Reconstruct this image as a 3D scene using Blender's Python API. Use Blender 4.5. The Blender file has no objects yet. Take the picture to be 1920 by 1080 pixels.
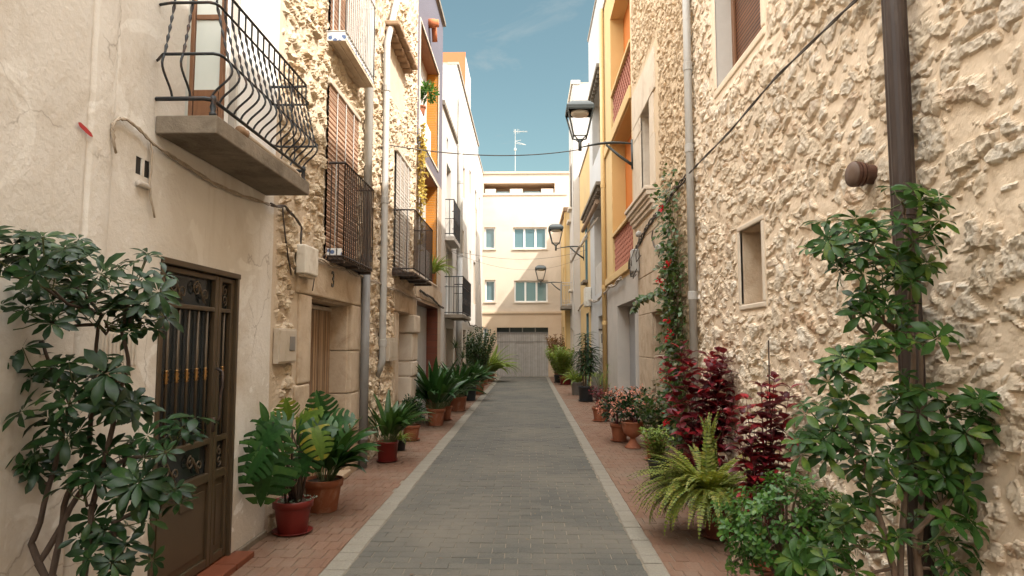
EXPO = 1.62
SKY_TINT = (0.42, 0.455, 0.33, 1)
SKY_FILL = (14.6, 14.6, 14.3, 1)
import bpy, math, random
from mathutils import Vector, Matrix, noise
V = Vector
PI = math.pi
scene = bpy.context.scene
COL = scene.collection
R = random.Random(7)

# ------------------------------------------------------------------ camera
FPX, HCAM = 1250.0, 1.6
TH = math.atan(103 / FPX)
PSI = math.atan(30 / FPX * math.cos(TH))
cam_d = bpy.data.cameras.new("camera")
cam = bpy.data.objects.new("camera", cam_d)
COL.objects.link(cam)
cam.location = (0, 0, HCAM)
cam.rotation_euler = (PI / 2 + TH, 0, PSI)
cam_d.sensor_width = 36
cam_d.lens = 36 * FPX / 1920
cam_d.clip_start, cam_d.clip_end = 0.05, 2000
scene.camera = cam
_f = V((-math.sin(PSI) * math.cos(TH), math.cos(PSI) * math.cos(TH), math.sin(TH)))
_r = V((math.cos(PSI), math.sin(PSI), 0))
_u = _r.cross(_f)


def ray(px, py):
    return _f + _r * ((px - 960) / FPX) - _u * ((py - 540) / FPX)


def onx(px, py, X):
    d = ray(px, py)
    return V((0, 0, HCAM)) + d * (X / d.x)


def ony(px, py, Y):
    d = ray(px, py)
    return V((0, 0, HCAM)) + d * (Y / d.y)


def onz(px, py, Z=0.0):
    d = ray(px, py)
    return V((0, 0, HCAM)) + d * ((Z - HCAM) / d.z)


# ------------------------------------------------------------------ mesh builder
ORG = {}


class MB:
    def __init__(s):
        s.v, s.f = [], []
        s.attr = {}

    def add(s, vs, fs):
        b = len(s.v)
        s.v.extend([tuple(p) for p in vs])
        s.f.extend([tuple(i + b for i in f) for f in fs])

    def quad(s, a, b, c, d):
        s.add((a, b, c, d), ((0, 1, 2, 3),))

    def hexa(s, p):
        # p: 4 bottom then 4 top, counter-clockwise from above
        s.add(p, ((3, 2, 1, 0), (4, 5, 6, 7), (0, 1, 5, 4), (1, 2, 6, 5), (2, 3, 7, 6), (3, 0, 4, 7)))

    def box(s, x0, x1, y0, y1, z0, z1):
        x0, x1 = min(x0, x1), max(x0, x1)
        y0, y1 = min(y0, y1), max(y0, y1)
        z0, z1 = min(z0, z1), max(z0, z1)
        s.hexa([(x0, y0, z0), (x1, y0, z0), (x1, y1, z0), (x0, y1, z0), (x0, y0, z1), (x1, y0, z1), (x1, y1, z1), (x0, y1, z1)])

    def tube(s, pts, rad, n=6, cap=True, flat=1.0):
        pts = [V(p) for p in pts]
        if isinstance(rad, (int, float)):
            rad = [rad] * len(pts)
        t0 = (pts[1] - pts[0]).normalized()
        up = V((0, 0, 1)) if abs(t0.z) < 0.9 else V((1, 0, 0))
        a = t0.cross(up).normalized()
        vs, fs = [], []
        m = len(pts)
        for i, p in enumerate(pts):
            t = (pts[min(i + 1, m - 1)] - pts[max(i - 1, 0)])
            if t.length < 1e-9:
                t = t0.copy()
            t.normalize()
            a = (a - t * a.dot(t))
            if a.length < 1e-6:
                a = t.orthogonal()
            a.normalize()
            b = t.cross(a)
            for k in range(n):
                an = 2 * PI * k / n
                vs.append(p + (a * math.cos(an) + b * (math.sin(an) * flat)) * rad[i])
        for i in range(m - 1):
            for k in range(n):
                k2 = (k + 1) % n
                fs.append((i * n + k, i * n + k2, (i + 1) * n + k2, (i + 1) * n + k))
        if cap:
            fs.append(tuple(range(n - 1, -1, -1)))
            fs.append(tuple((m - 1) * n + k for k in range(n)))
        s.add(vs, fs)

    def lathe(s, prof, c, n=20, axis=None, caps=(True, True)):
        # prof: (r, h) list; c: base; axis: unit vector
        ax = V(axis) if axis else V((0, 0, 1))
        a = ax.orthogonal().normalized()
        b = ax.cross(a)
        c = V(c)
        vs, fs = [], []
        for r, h in prof:
            for k in range(n):
                an = 2 * PI * k / n
                vs.append(c + ax * h + (a * math.cos(an) + b * math.sin(an)) * r)
        for i in range(len(prof) - 1):
            for k in range(n):
                k2 = (k + 1) % n
                fs.append((i * n + k, i * n + k2, (i + 1) * n + k2, (i + 1) * n + k))
        if caps[0]:
            fs.append(tuple(range(n - 1, -1, -1)))
        if caps[1]:
            fs.append(tuple((len(prof) - 1) * n + k for k in range(n)))
        s.add(vs, fs)

    def strip(s, rows):
        n = len(rows[0])
        vs = [p for r in rows for p in r]
        fs = []
        for i in range(len(rows) - 1):
            for k in range(n - 1):
                fs.append((i * n + k, i * n + k + 1, (i + 1) * n + k + 1, (i + 1) * n + k))
        s.add(vs, fs)

    def blade(s, base, d, up, L, W, curl=0.6, fold=0.25, n=5, shape="lance", twist=0.0):
        """one leaf: starts at base heading along d, bends away from up by curl radians"""
        d = V(d).normalized()
        r = d.cross(V(up))
        if r.length < 1e-4:
            r = d.orthogonal()
        r.normalize()
        nrm = r.cross(d).normalized()
        p = V(base)
        rows = []
        for i in range(n + 1):
            t = i / n
            if shape == "lance":
                w = math.sin(PI * min(1, t ** 0.75)) ** 0.8 if 0 < t < 1 else 0.04
            elif shape == "ovate":
                w = math.sin(PI * t ** 0.62) ** 0.75 if 0 < t < 1 else 0.05
            elif shape == "obov":
                w = (math.sin(PI * t ** 1.35) ** 0.7) if 0 < t < 1 else 0.06
            else:
                w = (1 - t ** 3) * min(1, 0.45 + 2.2 * t)
            w = max(w, 0.03) * W * 0.5
            rt = (Matrix.Rotation(twist * t, 3, d) @ r) if twist else r
            ed = nrm * (fold * w)
            rows.append((p - rt * w + ed, p.copy(), p + rt * w + ed))
            st = L / n
            p = p + d * st
            q = Matrix.Rotation(-curl / n, 3, r)
            d = q @ d
            nrm = q @ nrm
        s.strip(rows)

    def build(s, name, mat, parent=None, smooth=False, bev=0.0, seg=2):
        me = bpy.data.meshes.new(name)
        org = ORG.get(parent.name, V((0, 0, 0))) if parent else V((0, 0, 0))
        if parent is None and s.v:
            xs, ys, zs = zip(*s.v)
            org = V(((min(xs) + max(xs)) / 2, (min(ys) + max(ys)) / 2, min(zs)))
        me.from_pydata([(p[0] - org.x, p[1] - org.y, p[2] - org.z) for p in s.v], [], s.f)
        for an, vals in s.attr.items():
            a = me.attributes.new(an, "FLOAT", "POINT")
            a.data.foreach_set("value", vals)
        if smooth:
            me.polygons.foreach_set("use_smooth", [True] * len(me.polygons))
        me.update()
        if mat:
            me.materials.append(mat)
        o = bpy.data.objects.new(name, me)
        COL.objects.link(o)
        if parent:
            o.parent = parent
        else:
            o.location = org
        ORG[o.name] = org
        if bev:
            md = o.modifiers.new("edge", "BEVEL")
            md.width = bev
            md.segments = seg
            md.limit_method = "ANGLE"
            md.angle_limit = math.radians(40)
        return o


def tag(o, label, cat, group=None, kind=None):
    o["label"] = label
    o["category"] = cat
    if group:
        o["group"] = group
    if kind:
        o["kind"] = kind
    return o


def thing(name, label, cat, loc, group=None):
    o = bpy.data.objects.new(name, None)
    o.empty_display_size = 0.2
    COL.objects.link(o)
    o.location = loc
    ORG[o.name] = V(loc)
    return tag(o, label, cat, group)


def struct(o):
    o["kind"] = "structure"
    return o


def dup(root, loc, label):
    c = root.copy()
    COL.objects.link(c)
    c.location = loc
    c["label"] = label
    for ch in list(root.children):
        d = ch.copy()
        COL.objects.link(d)
        d.parent = c
        for g in list(ch.children):
            e = g.copy()
            COL.objects.link(e)
            e.parent = d
    return c


# ------------------------------------------------------------------ materials
def rgb(r, g, b):
    return (r, g, b, 1)


def new_mat(name):
    m = bpy.data.materials.new(name)
    m.use_nodes = True
    nt = m.node_tree
    nt.nodes.clear()
    out = nt.nodes.new("ShaderNodeOutputMaterial")
    bs = nt.nodes.new("ShaderNodeBsdfPrincipled")
    nt.links.new(bs.outputs[0], out.inputs[0])
    return m, nt, bs, out


def N(nt, typ, **kw):
    n = nt.nodes.new("ShaderNode" + typ)
    for k, v in kw.items():
        if k.startswith("i_"):
            n.inputs[k[2:].replace("_", " ")].default_value = v
        else:
            setattr(n, k, v)
    return n


def mixc(nt, fac, a, b, mode="MIX"):
    n = nt.nodes.new("ShaderNodeMix")
    n.data_type = "RGBA"
    n.blend_type = mode
    for i, x in ((0, fac), (6, a), (7, b)):
        if hasattr(x, "links") or hasattr(x, "is_linked"):
            nt.links.new(x, n.inputs[i])
        else:
            n.inputs[i].default_value = x
    return n.outputs[2]


def ramp(nt, src, p0, p1, c0=(0, 0, 0, 1), c1=(1, 1, 1, 1)):
    n = nt.nodes.new("ShaderNodeValToRGB")
    e = n.color_ramp.elements
    e[0].position, e[0].color = p0, c0
    e[1].position, e[1].color = p1, c1
    nt.links.new(src, n.inputs[0])
    return n.outputs[0]


def noise_n(nt, co, scale, detail=4, rough=0.6, dist=0.0):
    n = N(nt, "TexNoise", i_Scale=scale, i_Detail=detail, i_Roughness=rough, i_Distortion=dist)
    nt.links.new(co, n.inputs["Vector"])
    return n.outputs[0]


def surf(name, c, c2=None, scale=3.0, rough=0.6, bump=0.0, bscale=60.0, metal=0.0, spec=0.4, grime=None, gscale=1.2, gz=False, rscale=None, stretch=None):
    """noise-mottled surface with optional grime patches and bump"""
    m, nt, bs, out = new_mat(name)
    co = N(nt, "TexCoord").outputs["Object"]
    if stretch:
        mp = N(nt, "Mapping")
        mp.inputs["Scale"].default_value = stretch
        nt.links.new(co, mp.inputs[0])
        cs = mp.outputs[0]
    else:
        cs = co
    c2 = c2 or tuple(x * 0.8 for x in c)
    f = ramp(nt, noise_n(nt, cs, scale, 6, 0.65), 0.3, 0.7)
    colr = mixc(nt, f, rgb(*c), rgb(*c2))
    if grime:
        g = ramp(nt, noise_n(nt, cs, gscale, 8, 0.7, 0.6), 0.5, 0.72)
        colr = mixc(nt, g, colr, rgb(*grime))
        if gz:  # rising damp: dirt that belongs to the foot of the wall
            sp = N(nt, "SeparateXYZ")
            nt.links.new(co, sp.inputs[0])
            nz = noise_n(nt, co, 2.5, 5, 0.7)
            ad = N(nt, "Math", operation="MULTIPLY_ADD")
            nt.links.new(nz, ad.inputs[0])
            ad.inputs[1].default_value = -1.1
            nt.links.new(sp.outputs[2], ad.inputs[2])
            gg = ramp(nt, ad.outputs[0], -0.5, 0.15, (1, 1, 1, 1), (0, 0, 0, 1))
            mu = N(nt, "Math", operation="MULTIPLY")
            nt.links.new(gg, mu.inputs[0])
            mu.inputs[1].default_value = 0.75
            colr = mixc(nt, mu.outputs[0], colr, rgb(*grime))
    nt.links.new(colr, bs.inputs["Base Color"])
    bs.inputs["Roughness"].default_value = rough
    bs.inputs["Metallic"].default_value = metal
    bs.inputs["Specular IOR Level"].default_value = spec
    if bump:
        b = N(nt, "Bump", i_Strength=1.0, i_Distance=bump)
        nt.links.new(noise_n(nt, co, bscale, 6, 0.65), b.inputs["Height"])
        nt.links.new(b.outputs[0], bs.inputs["Normal"])
    return m


def leaf_mat(name, c1, c2, c3=None, p3=0.9, rough=0.36, trans=0.2, spec=0.38):
    m, nt, bs, out = new_mat(name)
    g = N(nt, "NewGeometry")
    rnd = g.outputs["Random Per Island"]
    r = nt.nodes.new("ShaderNodeValToRGB")
    r.color_ramp.elements[0].color = rgb(*c1)
    r.color_ramp.elements[1].color = rgb(*c2)
    r.color_ramp.elements[1].position = p3 - 0.12 if c3 else 1.0
    if c3:
        e = r.color_ramp.elements.new(p3 + 0.04)
        e.color = rgb(*c3)
    nt.links.new(rnd, r.inputs[0])
    co = N(nt, "TexCoord").outputs["Object"]
    f = ramp(nt, noise_n(nt, co, 35, 3), 0.35, 0.7)
    colr = mixc(nt, f, r.outputs[0], tuple(x * 1.35 for x in c2) + (1,))
    nt.links.new(colr, bs.inputs["Base Color"])
    bs.inputs["Roughness"].default_value = rough
    bs.inputs["Specular IOR Level"].default_value = spec
    tr = N(nt, "BsdfTranslucent")
    nt.links.new(mixc(nt, 0.5, colr, rgb(min(1, c2[0] * 2.5), min(1, c2[1] * 2.2), c2[2])), tr.inputs[0])
    mx = N(nt, "MixShader")
    mx.inputs[0].default_value = trans
    nt.links.new(bs.outputs[0], mx.inputs[1])
    nt.links.new(tr.outputs[0], mx.inputs[2])
    nt.links.new(mx.outputs[0], out.inputs[0])
    return m


def stone_mat(name, mortar, mortar2, s1, s2, s3, bump=0.012):
    m, nt, bs, out = new_mat(name)
    co = N(nt, "TexCoord").outputs["Object"]
    at = N(nt, "Attribute", attribute_name="stone").outputs["Fac"]
    tn = N(nt, "Attribute", attribute_name="tone").outputs["Fac"]
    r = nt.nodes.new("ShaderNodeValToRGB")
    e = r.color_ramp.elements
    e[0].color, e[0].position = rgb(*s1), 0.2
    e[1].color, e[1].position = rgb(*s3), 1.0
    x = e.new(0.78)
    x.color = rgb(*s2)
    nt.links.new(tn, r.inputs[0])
    n1 = noise_n(nt, co, 20, 9, 0.75)
    st = mixc(nt, ramp(nt, n1, 0.44, 0.60), r.outputs[0], (s2[0] * 0.85, s2[1] * 0.78, s2[2] * 0.69, 1))
    n2 = noise_n(nt, co, 3.0, 6, 0.65)
    mo = mixc(nt, ramp(nt, n2, 0.35, 0.65), rgb(*mortar), rgb(*mortar2))
    # mortar smeared over the stones with a broken edge
    ad = N(nt, "Math", operation="MULTIPLY_ADD")
    nt.links.new(noise_n(nt, co, 22, 6, 0.7), ad.inputs[0])
    ad.inputs[1].default_value = 0.9
    ad.inputs[2].default_value = -0.45
    a2 = N(nt, "Math", operation="ADD")
    nt.links.new(at, a2.inputs[0])
    nt.links.new(ad.outputs[0], a2.inputs[1])
    k = ramp(nt, a2.outputs[0], 0.22, 0.62)
    nt.links.new(mixc(nt, k, mo, st), bs.inputs["Base Color"])
    bs.inputs["Roughness"].default_value = 0.92
    bs.inputs["Specular IOR Level"].default_value = 0.15
    b = N(nt, "Bump", i_Strength=1.0, i_Distance=bump * 2.6)
    n3 = noise_n(nt, co, 26, 10, 0.78)
    pw = N(nt, "Math", operation="MULTIPLY_ADD")
    nt.links.new(at, pw.inputs[0])
    pw.inputs[1].default_value = 0.85
    pw.inputs[2].default_value = 0.25
    ml = N(nt, "Math", operation="MULTIPLY")
    nt.links.new(n3, ml.inputs[0])
    nt.links.new(pw.outputs[0], ml.inputs[1])
    nt.links.new(ml.outputs[0], b.inputs["Height"])
    nt.links.new(b.outputs[0], bs.inputs["Normal"])
    return m


def island_mat(name, cols, rough=0.85, dirt=(0.3, 0.26, 0.2), dscale=1.3, d0=0.45, d1=0.75, bump=0.002, spec=0.2):
    """paving units: one tone per unit, plus broad worn and dusty patches"""
    m, nt, bs, out = new_mat(name)
    g = N(nt, "NewGeometry")
    co = N(nt, "TexCoord").outputs["Object"]
    r = nt.nodes.new("ShaderNodeValToRGB")
    r.color_ramp.elements[0].color = rgb(*cols[0])
    r.color_ramp.elements[1].color = rgb(*cols[-1])
    for i, c in enumerate(cols[1:-1]):
        e = r.color_ramp.elements.new((i + 1) / (len(cols) - 1))
        e.color = rgb(*c)
    nt.links.new(g.outputs["Random Per Island"], r.inputs[0])
    c = mixc(nt, ramp(nt, noise_n(nt, co, 60, 5), 0.3, 0.75), r.outputs[0], tuple(x * 0.72 for x in cols[0]) + (1,))
    d = ramp(nt, noise_n(nt, co, dscale, 6, 0.62, 0.4), d0, d1)
    c = mixc(nt, d, c, rgb(*dirt))
    s = ramp(nt, noise_n(nt, co, 7.0, 4, 0.6), 0.66, 0.74)
    c = mixc(nt, s, c, tuple(x * 0.6 for x in cols[0]) + (1,))
    nt.links.new(c, bs.inputs["Base Color"])
    bs.inputs["Roughness"].default_value = rough
    bs.inputs["Specular IOR Level"].default_value = spec
    b = N(nt, "Bump", i_Strength=1.0, i_Distance=bump)
    nt.links.new(noise_n(nt, co, 90, 6, 0.7), b.inputs["Height"])
    nt.links.new(b.outputs[0], bs.inputs["Normal"])
    return m


def stripe_mat(name, c1, c2, axis, freq, width=0.5, rough=0.6, bump=0.004, noise_c=0.25):
    """slats, corrugations and boards: a regular relief along one axis"""
    m, nt, bs, out = new_mat(name)
    co = N(nt, "TexCoord").outputs["Object"]
    sp = N(nt, "SeparateXYZ")
    nt.links.new(co, sp.inputs[0])
    mu = N(nt, "Math", operation="MULTIPLY")
    nt.links.new(sp.outputs[axis], mu.inputs[0])
    mu.inputs[1].default_value = freq
    fr = N(nt, "Math", operation="FRACT")
    nt.links.new(mu.outputs[0], fr.inputs[0])
    pp = N(nt, "Math", operation="PINGPONG")
    nt.links.new(fr.outputs[0], pp.inputs[0])
    pp.inputs[1].default_value = 0.5
    k = ramp(nt, pp.outputs[0], 0.5 * width - 0.06, 0.5 * width + 0.06)
    fl = N(nt, "Math", operation="FLOOR")
    nt.links.new(mu.outputs[0], fl.inputs[0])
    wn = N(nt, "TexWhiteNoise", noise_dimensions="1D")
    nt.links.new(fl.outputs[0], wn.inputs["W"])
    var = ramp(nt, wn.outputs[0], 0, 1, (1 - noise_c,) * 3 + (1,), (1 + noise_c * 0.3,) * 3 + (1,))
    c = mixc(nt, k, rgb(*c2), rgb(*c1))
    c = mixc(nt, 1.0, c, var, "MULTIPLY")
    g = ramp(nt, noise_n(nt, co, 5, 6, 0.7), 0.3, 0.75, (1, 1, 1, 1), (0.75, 0.72, 0.68, 1))
    c = mixc(nt, 1.0, c, g, "MULTIPLY")
    nt.links.new(c, bs.inputs["Base Color"])
    bs.inputs["Roughness"].default_value = rough
    b = N(nt, "Bump", i_Strength=1.0, i_Distance=bump)
    nt.links.new(k, b.inputs["Height"])
    nt.links.new(b.outputs[0], bs.inputs["Normal"])
    return m


def brick_mat(name, c1, c2, mortar, w, h, mw=0.008, vec="YZ", rough=0.4, bump=0.003):
    m, nt, bs, out = new_mat(name)
    co = N(nt, "TexCoord").outputs["Object"]
    sp = N(nt, "SeparateXYZ")
    nt.links.new(co, sp.inputs[0])
    cb = N(nt, "CombineXYZ")
    if vec == "YZ":
        ad = N(nt, "Math", operation="ADD")
        nt.links.new(sp.outputs[0], ad.inputs[0])
        nt.links.new(sp.outputs[1], ad.inputs[1])
        nt.links.new(ad.outputs[0], cb.inputs[0])
    else:
        nt.links.new(sp.outputs[0], cb.inputs[0])
    nt.links.new(sp.outputs[2], cb.inputs[1])
    b = N(nt, "TexBrick")
    b.offset = 0.0 if vec == "YZ" else 0.5
    b.inputs["Color1"].default_value = rgb(*c1)
    b.inputs["Color2"].default_value = rgb(*c2)
    b.inputs["Mortar"].default_value = rgb(*mortar)
    b.inputs["Scale"].default_value = 1
    b.inputs["Mortar Size"].default_value = mw
    b.inputs["Brick Width"].default_value = w
    b.inputs["Row Height"].default_value = h
    nt.links.new(cb.outputs[0], b.inputs["Vector"])
    nt.links.new(b.outputs[0], bs.inputs["Base Color"])
    bs.inputs["Roughness"].default_value = rough
    bp = N(nt, "Bump", i_Strength=1.0, i_Distance=-bump)
    nt.links.new(b.outputs["Fac"], bp.inputs["Height"])
    nt.links.new(bp.outputs[0], bs.inputs["Normal"])
    return m


def glass_mat(name, c=(0.12, 0.16, 0.18), rough=0.06):
    m, nt, bs, out = new_mat(name)
    bs.inputs["Base Color"].default_value = rgb(*c)
    bs.inputs["Roughness"].default_value = rough
    bs.inputs["Specular IOR Level"].default_value = 1.0
    bs.inputs["Coat Weight"].default_value = 0.5
    bs.inputs["Coat Roughness"].default_value = 0.03
    return m


M = {}
M["cream"] = surf("cream_plaster", (0.665, 0.63, 0.58), (0.60, 0.56, 0.505), 1.6, 0.9, 0.006, 24, grime=(0.50, 0.44, 0.365), gscale=1.1, gz=True, spec=0.15)
def streaks(m, colour, colour2):
    nt = m.node_tree
    bs = [n for n in nt.nodes if n.type == "BSDF_PRINCIPLED"][0]
    src = bs.inputs["Base Color"].links[0].from_socket
    co = N(nt, "TexCoord").outputs["Object"]
    mp = N(nt, "Mapping")
    mp.inputs["Scale"].default_value = (3.0, 3.0, 0.28)
    nt.links.new(co, mp.inputs[0])
    f = ramp(nt, noise_n(nt, mp.outputs[0], 2.6, 7, 0.7, 0.3), 0.55, 0.78)
    c = mixc(nt, f, src, rgb(*colour))
    f2 = ramp(nt, noise_n(nt, co, 2.1, 3, 0.55, 1.2), 0.60, 0.63)
    c = mixc(nt, f2, c, rgb(*colour2))
    v = N(nt, "TexVoronoi", feature="DISTANCE_TO_EDGE", i_Scale=1.1)
    wv = N(nt, "Mapping")
    nt.links.new(co, wv.inputs[0])
    nz = N(nt, "TexNoise", i_Scale=3.0, i_Detail=5.0)
    nt.links.new(co, nz.inputs["Vector"])
    va = N(nt, "VectorMath", operation="MULTIPLY_ADD")
    nt.links.new(nz.outputs[1], va.inputs[0])
    va.inputs[1].default_value = (0.35, 0.35, 0.35)
    nt.links.new(co, va.inputs[2])
    nt.links.new(va.outputs[0], v.inputs["Vector"])
    k = ramp(nt, v.outputs["Distance"], 0.0, 0.006, (1, 1, 1, 1), (0, 0, 0, 1))
    g = ramp(nt, noise_n(nt, co, 1.3, 2), 0.53, 0.6)
    mu = N(nt, "Math", operation="MULTIPLY")
    nt.links.new(k, mu.inputs[0])
    nt.links.new(g, mu.inputs[1])
    m3 = N(nt, "Math", operation="MULTIPLY")
    nt.links.new(mu.outputs[0], m3.inputs[0])
    m3.inputs[1].default_value = 0.6
    c = mixc(nt, m3.outputs[0], c, (0.22, 0.18, 0.14, 1))
    nt.links.new(c, bs.inputs["Base Color"])


streaks(M["cream"], (0.55, 0.50, 0.435), (0.69, 0.66, 0.61))
M["white_pl"] = surf("white_plaster", (0.51, 0.475, 0.435), (0.46, 0.425, 0.385), 1.4, 0.9, 0.002, 40, grime=(0.48, 0.42, 0.35), gscale=0.8, gz=True, spec=0.15)
M["pale_pl"] = surf("pale_plaster", (0.48, 0.445, 0.40), (0.42, 0.385, 0.345), 1.2, 0.9, 0.002, 40, grime=(0.5, 0.45, 0.4), gscale=0.8, gz=True, spec=0.15)
M["endcream"] = surf("peach_render", (0.58, 0.44, 0.31), (0.55, 0.41, 0.285), 0.8, 0.9, 0.001, 50, grime=(0.62, 0.49, 0.35), gscale=0.5, spec=0.15)
M["endwhite"] = surf("pale_render", (0.60, 0.505, 0.405), (0.57, 0.475, 0.375), 0.8, 0.9, 0.001, 50, grime=(0.50, 0.41, 0.315), gscale=0.6, spec=0.15)
M["beige_pl"] = surf("beige_plaster", (0.62, 0.53, 0.43), (0.57, 0.47, 0.37), 1.4, 0.9, 0.002, 40, grime=(0.5, 0.41, 0.31), gscale=0.9, gz=True, spec=0.15)
M["yellow_pl"] = surf("yellow_plaster", (0.60, 0.43, 0.215), (0.56, 0.39, 0.185), 1.5, 0.85, 0.0015, 40, grime=(0.48, 0.36, 0.21), gscale=0.8, spec=0.15)
M["ochre"] = surf("ochre_paint", (0.58, 0.385, 0.165), (0.54, 0.35, 0.14), 1.5, 0.8, 0.001, 40, spec=0.2)
M["orange"] = surf("orange_paint", (0.50, 0.16, 0.03), (0.45, 0.135, 0.025), 1.5, 0.8, 0.001, 40, spec=0.2)
M["terra_face"] = surf("terracotta_paint", (0.46, 0.15, 0.065), (0.42, 0.135, 0.06), 1.5, 0.85, 0.001, 40, spec=0.2)
M["purple"] = brick_mat("purple_tile", (0.125, 0.108, 0.13), (0.118, 0.102, 0.123), (0.10, 0.088, 0.104), 0.1, 0.1, 0.006, rough=0.55, bump=0.001)
M["taupe"] = brick_mat("taupe_tile", (0.42, 0.32, 0.24), (0.38, 0.29, 0.22), (0.3, 0.24, 0.19), 0.3, 0.3, 0.006, rough=0.5, bump=0.001)
M["orange_tile"] = brick_mat("orange_tile", (0.50, 0.19, 0.014), (0.44, 0.16, 0.012), (0.36, 0.18, 0.06), 0.25, 0.06, 0.008, rough=0.35)
M["brown_tile"] = brick_mat("red_brown_tile", (0.16, 0.045, 0.025), (0.13, 0.035, 0.02), (0.08, 0.03, 0.02), 0.3, 0.15, 0.006, rough=0.3)
M["soffit_brick"] = surf("soffit_brick", (0.32, 0.14, 0.06), (0.26, 0.11, 0.05), 6, 0.7, 0.003, 30)
M["stone_left"] = stone_mat("rubble_stone_left", (0.56, 0.46, 0.345), (0.51, 0.41, 0.305), (0.58, 0.46, 0.33), (0.66, 0.56, 0.42), (0.52, 0.32, 0.165))
M["stone_right"] = stone_mat("rubble_stone_right", (0.735, 0.605, 0.46), (0.68, 0.55, 0.41), (0.70, 0.575, 0.43), (0.82, 0.745, 0.635), (0.60, 0.40, 0.25), bump=0.010)
M["stone_right2"] = stone_mat("rubble_stone_tan", (0.60, 0.47, 0.325), (0.55, 0.43, 0.29), (0.63, 0.49, 0.34), (0.70, 0.58, 0.43), (0.56, 0.35, 0.19))
M["ashlar"] = surf("dressed_limestone", (0.56, 0.455, 0.34), (0.44, 0.345, 0.25), 5, 0.92, 0.007, 32, grime=(0.33, 0.235, 0.15), gscale=2.8, gz=True, spec=0.15)
M["ashlar_pale"] = surf("pale_limestone", (0.62, 0.54, 0.44), (0.55, 0.47, 0.37), 3, 0.9, 0.003, 45, grime=(0.46, 0.37, 0.28), gscale=1.6, spec=0.15)
M["concrete"] = surf("weathered_concrete", (0.25, 0.21, 0.165), (0.17, 0.142, 0.11), 4, 0.95, 0.005, 45, grime=(0.10, 0.082, 0.06), gscale=2.4, spec=0.15)
M["iron"] = surf("wrought_iron", (0.022, 0.027, 0.032), (0.035, 0.04, 0.045), 20, 0.45, 0.0008, 120, metal=0.3, grime=(0.10, 0.05, 0.03), gscale=14)
M["iron_brown"] = surf("brown_iron", (0.035, 0.028, 0.025), (0.055, 0.04, 0.032), 20, 0.55, 0.0008, 120, metal=0.2, grime=(0.12, 0.06, 0.035), gscale=12)
M["bar_white"] = surf("pale_painted_bar", (0.50, 0.49, 0.46), (0.42, 0.41, 0.385), 20, 0.5)
M["door_brown"] = surf("bronze_painted_metal", (0.085, 0.058, 0.032), (0.07, 0.048, 0.027), 6, 0.38, 0.0004, 80, metal=0.25, spec=0.5)
M["brass"] = surf("brass", (0.36, 0.21, 0.085), (0.28, 0.155, 0.06), 20, 0.3, metal=0.9)
M["dark_glass"] = surf("dark_glass", (0.014, 0.018, 0.02), (0.02, 0.024, 0.025), 3, 0.16, spec=0.35)
M["glass"] = glass_mat("window_glass", (0.10, 0.17, 0.19), 0.05)
M["frost"] = surf("frosted_glass", (0.62, 0.66, 0.63), (0.55, 0.6, 0.57), 2, 0.25, spec=0.6)
M["wood"] = surf("varnished_wood", (0.22, 0.105, 0.05), (0.16, 0.072, 0.034), 6, 0.45, 0.001, 60, stretch=(8, 8, 1))
M["white_paint"] = surf("white_paint", (0.80, 0.79, 0.76), (0.76, 0.74, 0.71), 4, 0.5)
M["grey_pipe"] = surf("grey_pipe", (0.40, 0.385, 0.355), (0.35, 0.335, 0.31), 3, 0.5, grime=(0.27, 0.235, 0.195), gscale=4, stretch=(1, 1, 0.3))
M["dark_pipe"] = surf("dark_grey_pipe", (0.20, 0.195, 0.185), (0.16, 0.155, 0.15), 3, 0.5, grime=(0.12, 0.1, 0.085), gscale=5, stretch=(1, 1, 0.3))
M["white_pipe"] = surf("white_pipe", (0.62, 0.60, 0.55), (0.55, 0.53, 0.48), 3, 0.5, grime=(0.45, 0.4, 0.34), gscale=4, stretch=(1, 1, 0.3))
M["ochre_pipe"] = surf("ochre_pipe", (0.55, 0.37, 0.16), (0.5, 0.33, 0.14), 3, 0.5)
M["brown_pipe"] = surf("brown_pipe", (0.03, 0.02, 0.016), (0.045, 0.03, 0.024), 3, 0.42, grime=(0.075, 0.056, 0.045), gscale=3.5, stretch=(3, 3, 0.4), spec=0.25)
M["box_white"] = surf("old_white_box", (0.66, 0.62, 0.54), (0.58, 0.53, 0.45), 6, 0.55, grime=(0.4, 0.33, 0.25), gscale=6)
M["box_beige"] = surf("beige_cabinet", (0.50, 0.43, 0.34), (0.45, 0.38, 0.3), 5, 0.55, grime=(0.36, 0.29, 0.21), gscale=5)
M["grey_plate"] = surf("grey_plate", (0.22, 0.20, 0.18), None, 5, 0.5)
M["black_plastic"] = surf("black_plastic", (0.018, 0.022, 0.024), (0.03, 0.033, 0.035), 8, 0.45)
M["cable"] = surf("old_cable", (0.42, 0.35, 0.27), (0.3, 0.24, 0.18), 14, 0.8)
M["cable_dark"] = surf("dark_cable", (0.05, 0.042, 0.036), (0.10, 0.08, 0.065), 14, 0.7)
M["red_tile"] = surf("terracotta_floor_tile", (0.17, 0.05, 0.022), (0.135, 0.038, 0.017), 5, 0.5, 0.001, 60)
M["terra"] = surf("terracotta_pot", (0.29, 0.098, 0.045), (0.235, 0.075, 0.034), 7, 0.75, 0.001, 70, grime=(0.36, 0.21, 0.14), gscale=5)
M["terra_dark"] = surf("dark_terracotta_pot", (0.16, 0.045, 0.028), (0.12, 0.035, 0.022), 7, 0.6, 0.0008, 70)
M["red_pot"] = surf("red_plastic_pot", (0.17, 0.018, 0.013), (0.13, 0.014, 0.011), 6, 0.4)
M["grey_pot"] = surf("grey_plastic_pot", (0.20, 0.165, 0.15), (0.16, 0.13, 0.12), 6, 0.6)
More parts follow.
